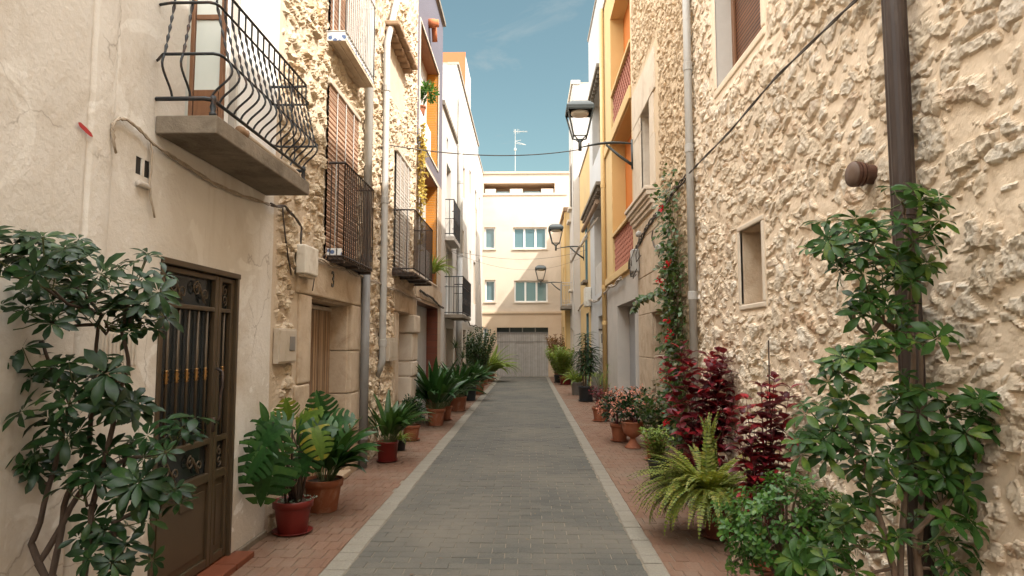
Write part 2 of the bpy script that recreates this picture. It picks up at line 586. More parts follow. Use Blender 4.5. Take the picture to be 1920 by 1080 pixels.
M["pale_pot"] = surf("pale_clay_pot", (0.58, 0.46, 0.36), (0.5, 0.38, 0.29), 7, 0.8)
M["soil"] = surf("potting_soil", (0.035, 0.024, 0.016), (0.06, 0.04, 0.026), 30, 1.0, 0.01, 60)
M["bark"] = surf("grey_brown_bark", (0.20, 0.14, 0.095), (0.12, 0.08, 0.055), 14, 0.9, 0.004, 60, stretch=(3, 3, 0.7))
M["bark_dark"] = surf("dark_bark", (0.085, 0.058, 0.042), (0.05, 0.034, 0.025), 14, 0.9, 0.004, 60, stretch=(3, 3, 0.7))
M["stem_green"] = surf("green_stem", (0.10, 0.13, 0.045), (0.075, 0.09, 0.03), 20, 0.6)
M["stem_red"] = surf("red_stem", (0.14, 0.03, 0.035), (0.1, 0.02, 0.025), 20, 0.6)
M["roofing"] = surf("roofing", (0.4, 0.33, 0.27), (0.33, 0.27, 0.22), 2, 0.9)
M["old_tile"] = surf("old_roof_tile", (0.34, 0.22, 0.13), (0.25, 0.16, 0.1), 6, 0.9, 0.004, 30)
M["teal_door"] = surf("teal_door_paint", (0.10, 0.19, 0.20), (0.085, 0.16, 0.17), 5, 0.5)
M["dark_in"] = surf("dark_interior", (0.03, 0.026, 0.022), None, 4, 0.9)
M["lamp_iron"] = surf("lamp_cast_iron", (0.055, 0.062, 0.06), (0.07, 0.078, 0.075), 10, 0.45, metal=0.3)
M["lamp_diff"] = surf("lamp_diffuser", (0.7, 0.66, 0.58), (0.62, 0.58, 0.5), 10, 0.4)
M["zinc"] = stripe_mat("grey_boarded_door", (0.40, 0.37, 0.335), (0.27, 0.25, 0.225), 0, 9, 0.12, 0.6, 0.006, 0.12)
M["grey_roller"] = stripe_mat("pale_roller_door", (0.42, 0.42, 0.41), (0.33, 0.33, 0.325), 1, 6, 0.12, 0.5, 0.006, 0.05)
M["blind_brown"] = stripe_mat("slatted_blind", (0.34, 0.15, 0.075), (0.62, 0.47, 0.34), 2, 34, 0.36, 0.6, 0.006, 0.3)
M["blind_dark"] = stripe_mat("dark_shutter_slats", (0.20, 0.075, 0.03), (0.05, 0.022, 0.012), 2, 24, 0.4, 0.5, 0.01, 0.2)
M["blind_pale"] = stripe_mat("pale_mesh_blind", (0.62, 0.56, 0.49), (0.42, 0.35, 0.28), 2, 30, 0.35, 0.7, 0.006, 0.15)
M["curtain"] = stripe_mat("beaded_curtain", (0.46, 0.32, 0.20), (0.24, 0.13, 0.07), 1, 38, 0.35, 0.6, 0.006, 0.5)
M["lattice"] = surf("terracotta_lattice", (0.26, 0.085, 0.045), (0.21, 0.066, 0.034), 9, 0.75)
M["lattice_back"] = surf("lattice_back_panel", (0.07, 0.02, 0.013), None, 9, 0.9)
M["moulding"] = surf("pale_moulding", (0.66, 0.58, 0.48), (0.58, 0.49, 0.39), 4, 0.9, 0.001, 50, grime=(0.42, 0.34, 0.26), gscale=3)
M["tile_blue"] = None
m_, nt_, bs_, o_ = new_mat("blue_white_tile")
co_ = N(nt_, "TexCoord").outputs["Object"]
vo_ = N(nt_, "TexVoronoi", i_Scale=16.0)
nt_.links.new(co_, vo_.inputs["Vector"])
nt_.links.new(ramp(nt_, vo_.outputs["Distance"], 0.34, 0.44, rgb(0.10, 0.15, 0.28), rgb(0.70, 0.70, 0.68)), bs_.inputs["Base Color"])
bs_.inputs["Roughness"].default_value = 0.3
M["tile_blue"] = m_
M["paver_grey"] = island_mat("grey_pavers", [(0.092, 0.089, 0.078), (0.112, 0.107, 0.093), (0.10, 0.097, 0.085), (0.135, 0.126, 0.106)], dirt=(0.145, 0.129, 0.104), dscale=0.8, d0=0.40, d1=0.72)
M["paver_red"] = island_mat("red_pavers", [(0.185, 0.104, 0.068), (0.205, 0.118, 0.078), (0.168, 0.092, 0.06), (0.23, 0.138, 0.094)], dirt=(0.185, 0.135, 0.098), dscale=1.2, d0=0.45, d1=0.72)
M["kerb"] = island_mat("kerb_slabs", [(0.235, 0.212, 0.172), (0.26, 0.235, 0.19), (0.22, 0.196, 0.158)], dirt=(0.20, 0.178, 0.14), dscale=2.0)
M["sand"] = surf("joint_sand", (0.27, 0.225, 0.165), (0.12, 0.10, 0.08), 1.6, 1.0, 0.003, 80)
# foliage
M["lf_scheff"] = leaf_mat("umbrella_tree_leaf", (0.005, 0.0165, 0.0055), (0.012, 0.034, 0.009), (0.035, 0.075, 0.016), 0.92, 0.36, 0.12, 0.24)
M["lf_scheff2"] = leaf_mat("bright_umbrella_leaf", (0.010, 0.031, 0.006), (0.024, 0.062, 0.011), (0.10, 0.145, 0.02), 0.82, 0.38, 0.2, 0.22)
M["lf_asp"] = leaf_mat("cast_iron_leaf", (0.008, 0.028, 0.008), (0.019, 0.055, 0.012), (0.055, 0.11, 0.022), 0.88, 0.34, 0.18, 0.3)
M["lf_asp2"] = leaf_mat("bright_cast_iron_leaf", (0.01452, 0.0429, 0.01056), (0.0297, 0.0726, 0.01584), (0.0858, 0.1254, 0.0297), 0.88, 0.38, 0.25)
M["lf_mon"] = leaf_mat("split_leaf", (0.008, 0.032, 0.009), (0.02, 0.062, 0.014), (0.05, 0.11, 0.02), 0.8, 0.34, 0.16, 0.3)
M["lf_mon_y"] = leaf_mat("yellowing_leaf", (0.045, 0.10, 0.014), (0.085, 0.14, 0.018), (0.30, 0.22, 0.025), 0.85, 0.4, 0.25)
M["lf_fern"] = leaf_mat("fern_leaf", (0.06, 0.115, 0.016), (0.15, 0.175, 0.024), (0.27, 0.21, 0.045), 0.82, 0.5, 0.3)
M["lf_red"] = leaf_mat("crimson_leaf", (0.028, 0.008, 0.012), (0.105, 0.010, 0.016), (0.40, 0.025, 0.03), 0.76, 0.4, 0.25)
M["lf_shrub"] = leaf_mat("glossy_green_leaf", (0.02, 0.062, 0.012), (0.045, 0.115, 0.02), (0.11, 0.18, 0.03), 0.86, 0.34, 0.22, 0.3)
M["lf_dark"] = leaf_mat("dark_shrub_leaf", (0.0066, 0.02376, 0.00924), (0.01452, 0.04092, 0.01452), (0.033, 0.066, 0.0198), 0.9, 0.36, 0.18)
M["lf_olean"] = leaf_mat("oleander_leaf", (0.01452, 0.033, 0.0132), (0.0297, 0.0594, 0.0198), (0.0858, 0.0825, 0.0297), 0.88, 0.45, 0.25)
M["lf_palm"] = leaf_mat("yellow_green_frond", (0.08, 0.15, 0.03), (0.15, 0.21, 0.04), (0.26, 0.25, 0.07), 0.85, 0.45, 0.3)
M["lf_vine"] = leaf_mat("vine_leaf", (0.01452, 0.0462, 0.01056), (0.0396, 0.0792, 0.01584), (0.099, 0.0462, 0.0198), 0.78, 0.4, 0.25)
M["lf_dry"] = leaf_mat("dry_vine_leaf", (0.30, 0.22, 0.06), (0.42, 0.32, 0.10), (0.2, 0.2, 0.05), 0.85, 0.6, 0.3)
M["lf_rust"] = leaf_mat("rusty_leaf", (0.1056, 0.0462, 0.0231), (0.1584, 0.0792, 0.033), (0.0792, 0.099, 0.0264), 0.75, 0.5, 0.3)
M["fl_pink"] = leaf_mat("pink_petal", (0.42, 0.16, 0.13), (0.58, 0.26, 0.2), (0.5, 0.07, 0.06), 0.85, 0.5, 0.3)
M["fl_red"] = leaf_mat("red_petal", (0.45, 0.012, 0.02), (0.5, 0.02, 0.03), None, 0.85, 0.5, 0.3)
XL, XR, YE = -2.2, 2.0, 32.0


class Face:
    """a facade plane: u along the street (or along x), v up, w outwards"""

    def __init__(s, side, P):
        s.side, s.P = side, P

    def p(s, u, v, w=0.0):
        if s.side == "L":
            return V((s.P + w, u, v))
        if s.side == "R":
            return V((s.P - w, u, v))
        return V((u, s.P - w, v))

    def box(s, mb, u0, u1, v0, v1, w0, w1):
        a, b = s.p(u0, v0, w0), s.p(u1, v1, w1)
        mb.box(a.x, b.x, a.y, b.y, a.z, b.z)


FL, FR, FE = Face("L", XL), Face("R", XR), Face("E", YE)


def axis_cuts(a, b, marks, step):
    ms = sorted(set([a, b] + [m for m in marks if a < m < b]))
    out = []
    for i in range(len(ms) - 1):
        p, q = ms[i], ms[i + 1]
        x = p
        seg = [p]
        while True:
            st = step(x) if callable(step) else step
            x += st
            if x > q - st * 0.5:
                break
            seg.append(x)
        # spread evenly
        n = len(seg)
        if n > 1:
            sc = (q - p) / (seg[-1] + (step(x) if callable(step) else step) - p)
            seg = [p + (y - p) * sc for y in seg]
        out += seg
    return out + [ms[-1]]


def fbm(p, oct=4):
    return noise.fractal(p, 0.9, 2.1, oct)


def stone_fn(seed, sx, sy, amp, flat=(), sparse=0.12, fill=0.40):
    """rubble masonry: relief, stone mask and tone at (u, v); flat = (u0,u1,v0,v1,margin) patches kept smooth"""
    def fn(u, v):
        k = 1.0
        for (a, b, c, d, m) in flat:
            du = max(a - u, u - b, 0)
            dv = max(c - v, v - d, 0)
            dd = math.hypot(du, dv)
            k = min(k, max(0.0, min(1.0, dd / m)))
        q = V((u * 2.6, v * 2.6, seed))
        wu = noise.noise(q) * 0.16 + noise.noise(q * 3.1) * 0.035
        wv = noise.noise(q + V((31, 7, 0))) * 0.10 + noise.noise(q * 3.1 + V((3, 17, 0))) * 0.03
        rough = fbm(V((u * 9, v * 9, seed + 3)), 5)
        edge = 0.09 * fbm(V((u * 20, v * 20, seed + 13)), 4)

        def layer(ax, ay, off, lim0, soft, keep):
            X, Y = (u + wu + off) / ax, (v + wv + off) / ay
            d, pts = noise.voronoi(V((X, Y, seed + off)))
            c = pts[0]
            h = abs(noise.cell(V((c.x * 37.1, c.y * 41.7, c.z * 13.3)))) % 1.0
            g = abs(noise.cell(V((c.y * 57.1 + 5, c.x * 23.7, c.z * 19.3)))) % 1.0
            q = abs(noise.cell(V((c.y * 17.1 + 9, c.x * 73.7, c.z * 29.3)))) % 1.0
            x = max(0.0, min(1.0, (d[1] - d[0] + edge - lim0 - 0.10 * g) / soft))
            m = x * x * (3 - 2 * x)
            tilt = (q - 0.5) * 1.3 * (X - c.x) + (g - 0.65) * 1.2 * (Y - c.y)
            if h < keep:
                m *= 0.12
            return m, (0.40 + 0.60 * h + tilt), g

        m1, t1, h2 = layer(sx, sy, 0.0, 0.075, 0.07, sparse)
        m2, t2, g2 = layer(sx * 0.5, sy * 0.52, 4.3, 0.08, 0.11, fill)
        crag = noise.ridged_multi_fractal(V((u * 17, v * 20, seed + 9)), 0.8, 2.3, 5, 0.9, 2.0) - 1.1
        fine = noise.fractal(V((u * 40, v * 40, seed + 21)), 0.7, 2.2, 3)
        a = m1 * (t1 + 0.40 * rough + 0.24 * crag + 0.26 * fine)
        b = 0.5 * m2 * (t2 + 0.4 * rough + 0.4 * crag + 0.4 * fine)
        if a >= b:
            m = m1
        else:
            a, m, h2 = b, m2 * 0.85, g2
        z = amp * a + 0.012 * noise.noise(V((u * 3, v * 3, seed + 5))) + 0.005 * rough
        return z * k, m * k, h2
    return fn


def facade(name, F, u0, u1, v0, v1, holes, mat, parent, du=0.6, dv=0.6, fn=None, smooth=True, marks_u=(), marks_v=()):
    us = axis_cuts(u0, u1, [h[0] for h in holes] + [h[1] for h in holes] + list(marks_u), du)
    vs = axis_cuts(v0, v1, [h[2] for h in holes] + [h[3] for h in holes] + list(marks_v), dv)
    mb = MB()
    nu = len(us)
    st, tn = [], []
    for v in vs:
        for u in us:
            w = 0.0
            if fn:
                w, s_, t_ = fn(u, v)
                st.append(s_)
                tn.append(t_)
            mb.v.append(tuple(F.p(u, v, w)))
    for j in range(len(vs) - 1):
        cv = (vs[j] + vs[j + 1]) / 2
        for i in range(nu - 1):
            cu = (us[i] + us[i + 1]) / 2
            if any(h[0] < cu < h[1] and h[2] < cv < h[3] for h in holes):
                continue
            q = (j * nu + i, j * nu + i + 1, (j + 1) * nu + i + 1, (j + 1) * nu + i)
            mb.f.append(q if F.side == "L" else q[::-1])
    if fn:
        mb.attr = {"stone": st, "tone": tn}
    return mb.build(name, mat, parent, smooth=smooth and not mb.attr.get("stone", [0])[0] is None and not (fn and max(st) > 0))


def reveal(mb, F, h, d=None):
    u0, u1, v0, v1 = h[:4]
    d = d or h[4]
    P = F.p
    mb.quad(P(u0, v0), P(u0, v0, -d), P(u0, v1, -d), P(u0, v1))
    mb.quad(P(u1, v0), P(u1, v1), P(u1, v1, -d), P(u1, v0, -d))
    mb.quad(P(u0, v1), P(u0, v1, -d), P(u1, v1, -d), P(u1, v1))
    if v0 > 0.01:
        mb.quad(P(u0, v0), P(u1, v0), P(u1, v0, -d), P(u0, v0, -d))


def shell(F, u0, u1, v1, parent, mat, depth=6.0, roof=True, wall=True):
    """the rest of the house behind its front: party walls, back and roof"""
    mb = MB()
    e = 0.006
    P = F.p
    a, b = u0 + e, u1 - e
    if wall:
        mb.quad(P(a, 0, -e), P(a, 0, -depth), P(a, v1, -depth), P(a, v1, -e))
        mb.quad(P(b, 0, -e), P(b, v1, -e), P(b, v1, -depth), P(b, 0, -depth))
        mb.quad(P(a, 0, -depth), P(b, 0, -depth), P(b, v1, -depth), P(a, v1, -depth))
        mb.build("side_wall", mat, parent)
    if roof:
        rb = MB()
        F.box(rb, a, b, v1 - 0.001, v1 + 0.07, -depth, 0.035)
        rb.build("roof", M["roofing"], parent)


def reveals(F, hs, mat, parent, name="reveal"):
    for h in hs:
        mb = MB()
        reveal(mb, F, h)
        mb.build(name, mat, parent)


def frame_ring(mb, F, h, wd, w0, w1, sill=True):
    """a flat frame around an opening, on its outside"""
    u0, u1, v0, v1 = h[:4]
    F.box(mb, u0 - wd, u0, v0, v1, w0, w1)
    F.box(mb, u1, u1 + wd, v0, v1, w0, w1)
    F.box(mb, u0 - wd, u1 + wd, v1, v1 + wd, w0, w1)
    if sill:
        F.box(mb, u0 - wd, u1 + wd, v0 - wd, v0, w0, w1)


def window(F, h, d, parent, fmat, gmat, mull=1, fw=0.05, bar=0, label=None):
    """a glazed window at depth d inside opening h: frame with its pane below it"""
    u0, u1, v0, v1 = h[:4]
    e = 0.002
    fr = MB()
    a, b = -d, -d + 0.05
    F.box(fr, u0 + e, u0 + fw, v0 + e, v1 - e, a, b)
    F.box(fr, u1 - fw, u1 - e, v0 + e, v1 - e, a, b)
    F.box(fr, u0 + fw, u1 - fw, v1 - fw, v1 - e, a, b)
    F.box(fr, u0 + fw, u1 - fw, v0 + e, v0 + fw, a, b)
    for k in range(1, mull + 1):
        c = u0 + (u1 - u0) * k / (mull + 1)
        F.box(fr, c - fw * 0.6, c + fw * 0.6, v0 + fw, v1 - fw, a, b)
    for k in range(1, bar + 1):
        c = v0 + (v1 - v0) * k / (bar + 1)
        F.box(fr, u0 + fw, u1 - fw, c - fw * 0.35, c + fw * 0.35, a, b - 0.006)
    fo = fr.build("window", fmat, parent, bev=0.004)
    if label:
        fo["label"] = label
    g = MB()
    F.box(g, u0 + e, u1 - e, v0 + e, v1 - e, a + 0.012, a + 0.022)
    g.build("pane", gmat, fo)
    return fo


def panel(name, F, h, d, parent, mat, t=0.03, label=None):
    mb = MB()
    u0, u1, v0, v1 = h[:4]
    F.box(mb, u0 + 0.001, u1 - 0.001, max(v0, 0.003), v1 - 0.001, -d - t, -d)
    o = mb.build(name, mat, parent)
    if label:
        o["label"] = label
    return o


# ------------------------------------------------------------------ ground
def ripple(x, y):
    return 0.006 * noise.noise(V((x * 0.9, y * 0.35, 1.5))) + 0.003 * noise.noise(V((x * 2.5, y * 1.4, 4.5)))


def pave(name, x0, x1, y0, y1, bx, by, mat, seed, gap=0.005, top=0.0, jig=0.0014):
    r = random.Random(seed)
    mb = MB()
    y = y0
    row = 0
    while y < y1:
        x = x0 - (bx * 0.5 if row % 2 and bx < 1 else 0) + r.uniform(-0.006, 0.006)
        while x < x1:
            a, b = max(x, x0), min(x + bx, x1)
            if bx > 1:
                a, b = a + r.uniform(-0.004, 0.004), b + r.uniform(-0.004, 0.004)
            if b - a > 0.03:
                g = gap * r.uniform(0.6, 1.5)
                xa, xb, ya, yb = a + g / 2, b - g / 2, y + g / 2, y + by - g / 2
                z = top + r.gauss(0, jig)
                tx, ty = r.gauss(0, 0.005), r.gauss(0, 0.006)
                c = 0.006
                cx, cy = (xa + xb) / 2, (ya + yb) / 2
                tp = []
                for (px, py) in ((xa + c, ya + c), (xb - c, ya + c), (xb - c, yb - c), (xa + c, yb - c)):
                    tp.append((px, py, z + ripple(px, py) + (px - cx) * tx + (py - cy) * ty))
                lo = [(xa, ya, top + ripple(xa, ya) - 0.012), (xb, ya, top + ripple(xb, ya) - 0.012), (xb, yb, top + ripple(xb, yb) - 0.012), (xa, yb, top + ripple(xa, yb) - 0.012)]
                mid = [(p[0], p[1], t[2] - 0.0035) for p, t in zip(lo, tp)]
                mb.add(tp + mid + lo, ((0, 1, 2, 3), (4, 5, 1, 0), (5, 6, 2, 1), (6, 7, 3, 2), (7, 4, 0, 3), (8, 9, 5, 4), (9, 10, 6, 5), (10, 11, 7, 6), (11, 8, 4, 7)))
            x += bx
        y += by
        row += 1
    return struct(mb.build(name, mat))


KL0, KL1, KR0, KR1 = -1.45, -1.28, 0.83, 0.98
Y0G, YB = -6.0, -16.0
g = MB()
g.quad((-300, -300, -0.03), (300, -300, -0.03), (300, 300, -0.03), (-300, 300, -0.03))
struct(g.build("ground", M["sand"]))
g = MB()
xs = [-2.5 + i * 0.25 for i in range(20)]
ys = [Y0G + i * 0.4 for i in range(97)]
g.strip([[(x, y, -0.0055 + ripple(x, y)) for x in xs] for y in ys])
struct(g.build("joint_bed", M["sand"], smooth=True))
pave("road", KL1, KR0, Y0G, YE, 0.2, 0.125, M["paver_grey"], 3)
pave("pavement", XL - 0.28, KL0, Y0G, YE, 0.105, 0.205, M["paver_red"], 4, gap=0.005, top=0.002)
pave("pavement", KR1, XR + 0.35, Y0G, YE, 0.105, 0.205, M["paver_red"], 5, gap=0.005, top=0.002)
pave("kerb", KL0, KL1, Y0G, YE, 5.0, 0.19, M["kerb"], 6, gap=0.007, top=0.003)
pave("kerb", KR0, KR1, Y0G, YE, 5.0, 0.19, M["kerb"], 8, gap=0.007, top=0.003)
def UL(px, py=643, X=XL):
    return onx(px, py, X).y


def ZL(px, py, X=XL):
    return onx(px, py, X).z


def slab_balcony(F, parent, u0, u1, zb, t, proj, slab_mat, label=None):
    mb = MB()
    F.box(mb, u0, u1, zb, zb + t, 0.003, proj)
    o = mb.build("balcony", slab_mat, parent, bev=0.008)
    if label:
        o["label"] = label
    return o


def bar_rail(F, parent, u0, u1, z0, z1, proj, mat, pitch=0.1, r=0.007, mid=None, name="railing"):
    """three-sided railing of straight bars"""
    mb = MB()
    corners = [(u0, 0.0), (u0, proj), (u1, proj), (u1, 0.0)]
    for z, rr in [(z0, 0.012), (z1, 0.014)] + ([(mid, 0.009)] if mid else []):
        for (a, b) in zip(corners[:-1], corners[1:]):
            p, q = F.p(a[0], z, a[1]), F.p(b[0], z, b[1])
            mb.tube([p, q], rr, 4)
    for (a, b) in zip(corners[:-1], corners[1:]):
        L = math.hypot(b[0] - a[0], b[1] - a[1])
        n = max(1, int(round(L / pitch)))
        for k in range(n + 1):
            t = k / n
            u, w = a[0] + (b[0] - a[0]) * t, a[1] + (b[1] - a[1]) * t
            if w < 0.02:
                continue
            mb.tube([F.p(u, z0 - 0.03, w), F.p(u, z1, w)], r, 5)
    return mb.build(name, mat, parent)


def spiral(mb, c, a0, r0, turns, axis_u, axis_v, rad=0.007, n=18, sgn=1):
    pts = []
    for i in range(n + 1):
        t = i / n
        an = a0 + sgn * t * turns * 2 * PI
        rr = r0 * (1 - 0.8 * t)
        pts.append(c + axis_u * (math.cos(an) * rr) + axis_v * (math.sin(an) * rr))
    mb.tube(pts, rad, 5)
    return pts[0]


# ================================================================== cream house (nearest, left)
u_e = 5.65
H1 = 8.0
cream = thing("cream_house", "cream plastered house with bulging wrought iron balcony and brown metal grille door", "house", (XL, 2.0, 0))
door_h = (3.92, 5.0, 0.04, 2.12, 0.06)
bd_h = (4.12, 4.84, 2.93, 5.3, 0.24)
sock_h = (UL(254, 312), UL(279, 312), ZL(266, 330), ZL(266, 297), 0.03)


CAS = onx(157, 400, XL).y + 0.095


def cream_fn(u, v):
    w = 0.010 * noise.noise(V((u * 1.1, v * 0.9, 2.0))) + 0.004 * noise.noise(V((u * 5, v * 5, 8.0)))
    for h in (door_h, bd_h):
        d = max(h[0] - u, u - h[1], h[2] - v, v - h[3], 0)
        w *= min(1, d / 0.05)
    # raised half round drain casing in the wall
    c = CAS
    k = abs(u - c)
    w += 0.016 * math.sqrt(max(0, 1 - (k / 0.10) ** 2)) if k < 0.10 else 0
    if abs(u - CAS + 0.095) < 0.012:
        w -= 0.012
    return w, 0, 0


facade("wall", FL, YB, u_e, -0.02, H1, [door_h, bd_h, sock_h], M["cream"], cream,
       du=lambda u: 0.8 if u < 2.0 else (0.035 if u < CAS - 0.14 or u > CAS + 0.14 else 0.01), dv=0.05, fn=cream_fn, marks_u=(2.0, CAS - 0.14, CAS + 0.14))
mb = MB()
reveal(mb, FL, door_h)
mb.build("door_reveal", M["cream"], cream)
mb = MB()
reveal(mb, FL, bd_h)
mb.build("balcony_reveal", M["white_pl"], cream)
shell(FL, YB, u_e, H1, cream, M["cream"])
# whitewashed band of wall round the balcony door
mb = MB()
fw_ = [(4.86, 5.6, 2.97, 5.6)]
for h in fw_:
    FL.box(mb, h[0], h[1], h[2], h[3], 0.004, 0.022)
mb.build("whitewashed_panel", M["white_paint"], cream)
# plinth
mb = MB()
FL.box(mb, door_h[1] + 0.02, u_e, -0.02, 0.05, 0.0, 0.03)
mb.build("plinth", M["concrete"], cream, bev=0.01)
# sockets
mb = MB()
us, ue, vs_, ve = sock_h[:4]
FL.box(mb, us, ue, vs_, ve, -0.03, -0.004)
o = mb.build("socket_recess", M["dark_in"], cream)
mb = MB()
FL.box(mb, (us + ue) / 2 - 0.012, (us + ue) / 2 + 0.012, vs_, ve, -0.003, 0.006)
mb.build("socket_divider", M["cream"], o)
mb = MB()
FL.box(mb, us, ue, vs_ - 0.07, vs_ - 0.035, 0.0, 0.03)
mb.build("foam_patch", M["white_pl"], cream, bev=0.012)
# red paint stroke
mb = MB()
a, b = onx(147, 230, XL + 0.016), onx(174, 256, XL + 0.016)
dd = (b - a).normalized()
nn = dd.cross(V((1, 0, 0)))
mb.strip([[a + dd * (t * (b - a).length) - nn * w, a + dd * (t * (b - a).length) + nn * w] for t, w in ((0, 0.003), (0.12, 0.012), (0.5, 0.013), (0.85, 0.011), (1, 0.002))])
mb.build("paint_stroke", surf("red_paint", (0.42, 0.03, 0.03), None, 9, 0.6), cream)

# --- metal double door with grilles
u0, u1, v0, v1 = door_h[:4]
us_ = u0 + (u1 - u0) * 0.735  # wide leaf on the near side, narrow leaf beyond
mb = MB()
e = 0.002
FL.box(mb, u0 + e, u0 + 0.035, v0, v1 - e, -0.06, 0.012)
FL.box(mb, u1 - 0.035, u1 - e, v0, v1 - e, -0.06, 0.012)
FL.box(mb, u0 + e, u1 - e, v1 - 0.04, v1 - e, -0.058, 0.02)
door = mb.build("door", M["door_brown"], cream, bev=0.004)
for li, (a, b) in enumerate(((u0 + 0.038, us_ - 0.004), (us_ + 0.004, u1 - 0.038))):
    zb, zt, z1_, z2_ = v0 + 0.02, v1 - 0.045, v0 + 0.60, v0 + 0.86
    z3_ = v1 - 0.30
    fw = 0.045
    mb = MB()
    FL.box(mb, a, a + fw, zb, zt, -0.05, -0.012)
    FL.box(mb, b - fw, b, zb, zt, -0.05, -0.012)
    for z, hh in ((zb, 0.06), (z1_, 0.06), (z2_, 0.04), (z3_, 0.03), (zt - 0.035, 0.035)):
        FL.box(mb, a + fw, b - fw, z, z + hh, -0.05, -0.014)
    # pressed lower panel
    FL.box(mb, a + fw, b - fw, zb + 0.06, z1_, -0.045, -0.032)
    FL.box(mb, a + fw + 0.04, b - fw - 0.04, zb + 0.11, z1_ - 0.05, -0.034, -0.024)
    if li == 0:
        c = (a + b) / 2 + 0.05
        FL.box(mb, c - 0.09, c + 0.09, z1_ - 0.13, z1_ - 0.075, -0.026, -0.016)
    mb.build("leaf_frame", M["door_brown"], door, bev=0.005)
    mb = MB()
    FL.box(mb, a + fw, b - fw, z1_ + 0.06, zt - 0.035, -0.058, -0.05)
    mb.build("pane", M["dark_glass"], door)
    mb = MB()
    nb = 5 if li == 0 else 1
    U = V((0, 1, 0))
    Z = V((0, 0, 1))
    for k in range(nb):
        c = a + fw + (b - a - 2 * fw) * (k + 0.5 + (0.15 if nb > 1 else 0)) / (nb + (0.3 if nb > 1 else 0))
        mb.tube([FL.p(c, z2_ + 0.04, -0.030), FL.p(c, z3_, -0.030)], 0.009, 6)
    # scrolls above and below
    span = b - a - 2 * fw
    for (zc, hh) in ((z3_ + 0.125, 0.085), (z1_ + 0.15, 0.075)):
        if li == 0:
            for k, sg in ((0.2, 1), (0.36, -1), (0.64, 1), (0.82, -1)):
                c = FL.p(a + fw + span * k, zc + (0.02 if sg > 0 else -0.02), -0.030)
                spiral(mb, c, PI / 2 * sg, hh * 0.62, 1.3, U, Z, 0.0055, 16, sg)
                mb.tube([c + Z * (hh * 0.62 * sg), c + U * 0.05 * sg - Z * hh * 0.2 * sg, c + U * 0.09 * sg - Z * hh * 0.9 * sg], 0.005, 5)
        else:
            c = FL.p(a + fw + span * 0.5, zc, -0.030)
            spiral(mb, c + Z * 0.035, PI / 2, hh * 0.5, 1.2, U, Z, 0.005, 14, 1)
            spiral(mb, c - Z * 0.035, -PI / 2, hh * 0.5, 1.2, U, Z, 0.005, 14, 1)
    mb.build("grille", M["door_brown"], door, smooth=True)
    for k in range(nb):
        mb = MB()
        c = a + fw + (b - a - 2 * fw) * (k + 0.5 + (0.15 if nb > 1 else 0)) / (nb + (0.3 if nb > 1 else 0))
        zc = (z2_ + z3_) / 2 + 0.03
        mb.lathe([(0.009, -0.045), (0.015, -0.038), (0.009, -0.030), (0.018, -0.014), (0.010, -0.002), (0.018, 0.012), (0.009, 0.026), (0.015, 0.034), (0.009, 0.042)], FL.p(c, zc, -0.030), 8)
        mb.build("brass_collar", M["brass"], door, smooth=True)
mb = MB()
hz = v0 + 1.16
mb.tube([FL.p(us_ - 0.03, hz - 0.17, 0.0), FL.p(us_ - 0.03, hz - 0.12, 0.035), FL.p(us_ - 0.02, hz, 0.03), FL.p(us_ - 0.03, hz + 0.12, 0.05), FL.p(us_ - 0.03, hz + 0.2, 0.045), FL.p(us_ - 0.03, hz + 0.22, 0.0)], 0.010, 6)
FL.box(mb, us_ - 0.045, us_ - 0.015, hz - 0.22, hz - 0.12, -0.012, 0.0)
mb.build("handle", M["iron_brown"], door, smooth=True)
# tiled step
mb = MB()
n = 4
for k in range(n):
    a = u0 - 0.06 + (u1 - u0 + 0.16) * k / n
    b = u0 - 0.06 + (u1 - u0 + 0.16) * (k + 1) / n - 0.008
    FL.box(mb, a, b, 0.0, 0.05, -0.05, 0.15)
mb.build("doorstep", M["red_tile"], cream, bev=0.008)

# --- balcony with bulging rails
bu0, bu1, bz0, bz1, bw = 3.79, 5.46, 2.83, 2.94, 0.37
bal = slab_balcony(FL, cream, bu0, bu1, bz0, bz1 - bz0, bw, M["concrete"])
mb = MB()
zA, zB, zC, zD = 3.04, 3.275, 3.62, 3.77
wi, wo = bw - 0.04, bw + 0.055


def prof(z):  # how far out of the vertical the rail leans at height z
    if z < zB:
        t = (z - zA) / (zB - zA)
        return -0.012 + 0.097 * math.sin(t * PI * 0.5) ** 1.1 + 0.022 * math.sin(t * PI) ** 2 - 0.02 * math.sin(t * 2 * PI)
    t = (z - zB) / (zD - zB)
    return 0.085 - 0.085 * min(1, t * 1.4)


def rail_ring(z, r, off):
    w = wi + off
    pts = [FL.p(bu0 - 0.0, z, 0.0), FL.p(bu0 - off, z, 0.08), FL.p(bu0 - off, z, w - 0.04), FL.p(bu0 - off + 0.015, z, w - 0.012), FL.p(bu0 - off + 0.045, z, w),
           FL.p(bu1 + off - 0.045, z, w), FL.p(bu1 + off - 0.012, z, w - 0.012), FL.p(bu1 + off, z, w - 0.04), FL.p(bu1 + off, z, 0.08), FL.p(bu1, z, 0.0)]
    mb.tube(pts, r, 4)


rail_ring(zA, 0.014, 0)
rail_ring(zB, 0.010, 0.085)
rail_ring(zC, 0.010, 0.02)
rail_ring(zD, 0.012, 0.0)


def rail_bar(u, w, nu, nw):
    pts, rads = [], []
    for i in range(34):
        z = zA + (zD - zA) * i / 33
        o = prof(z)
        pts.append(FL.p(u + nu * o, z, w + nw * o))
        tw = zB + 0.03 < z < zC - 0.02
        rads.append(0.0072 + (0.0045 * math.sin(i * 2.1) if tw else 0))
    mb.tube(pts, rads, 5)


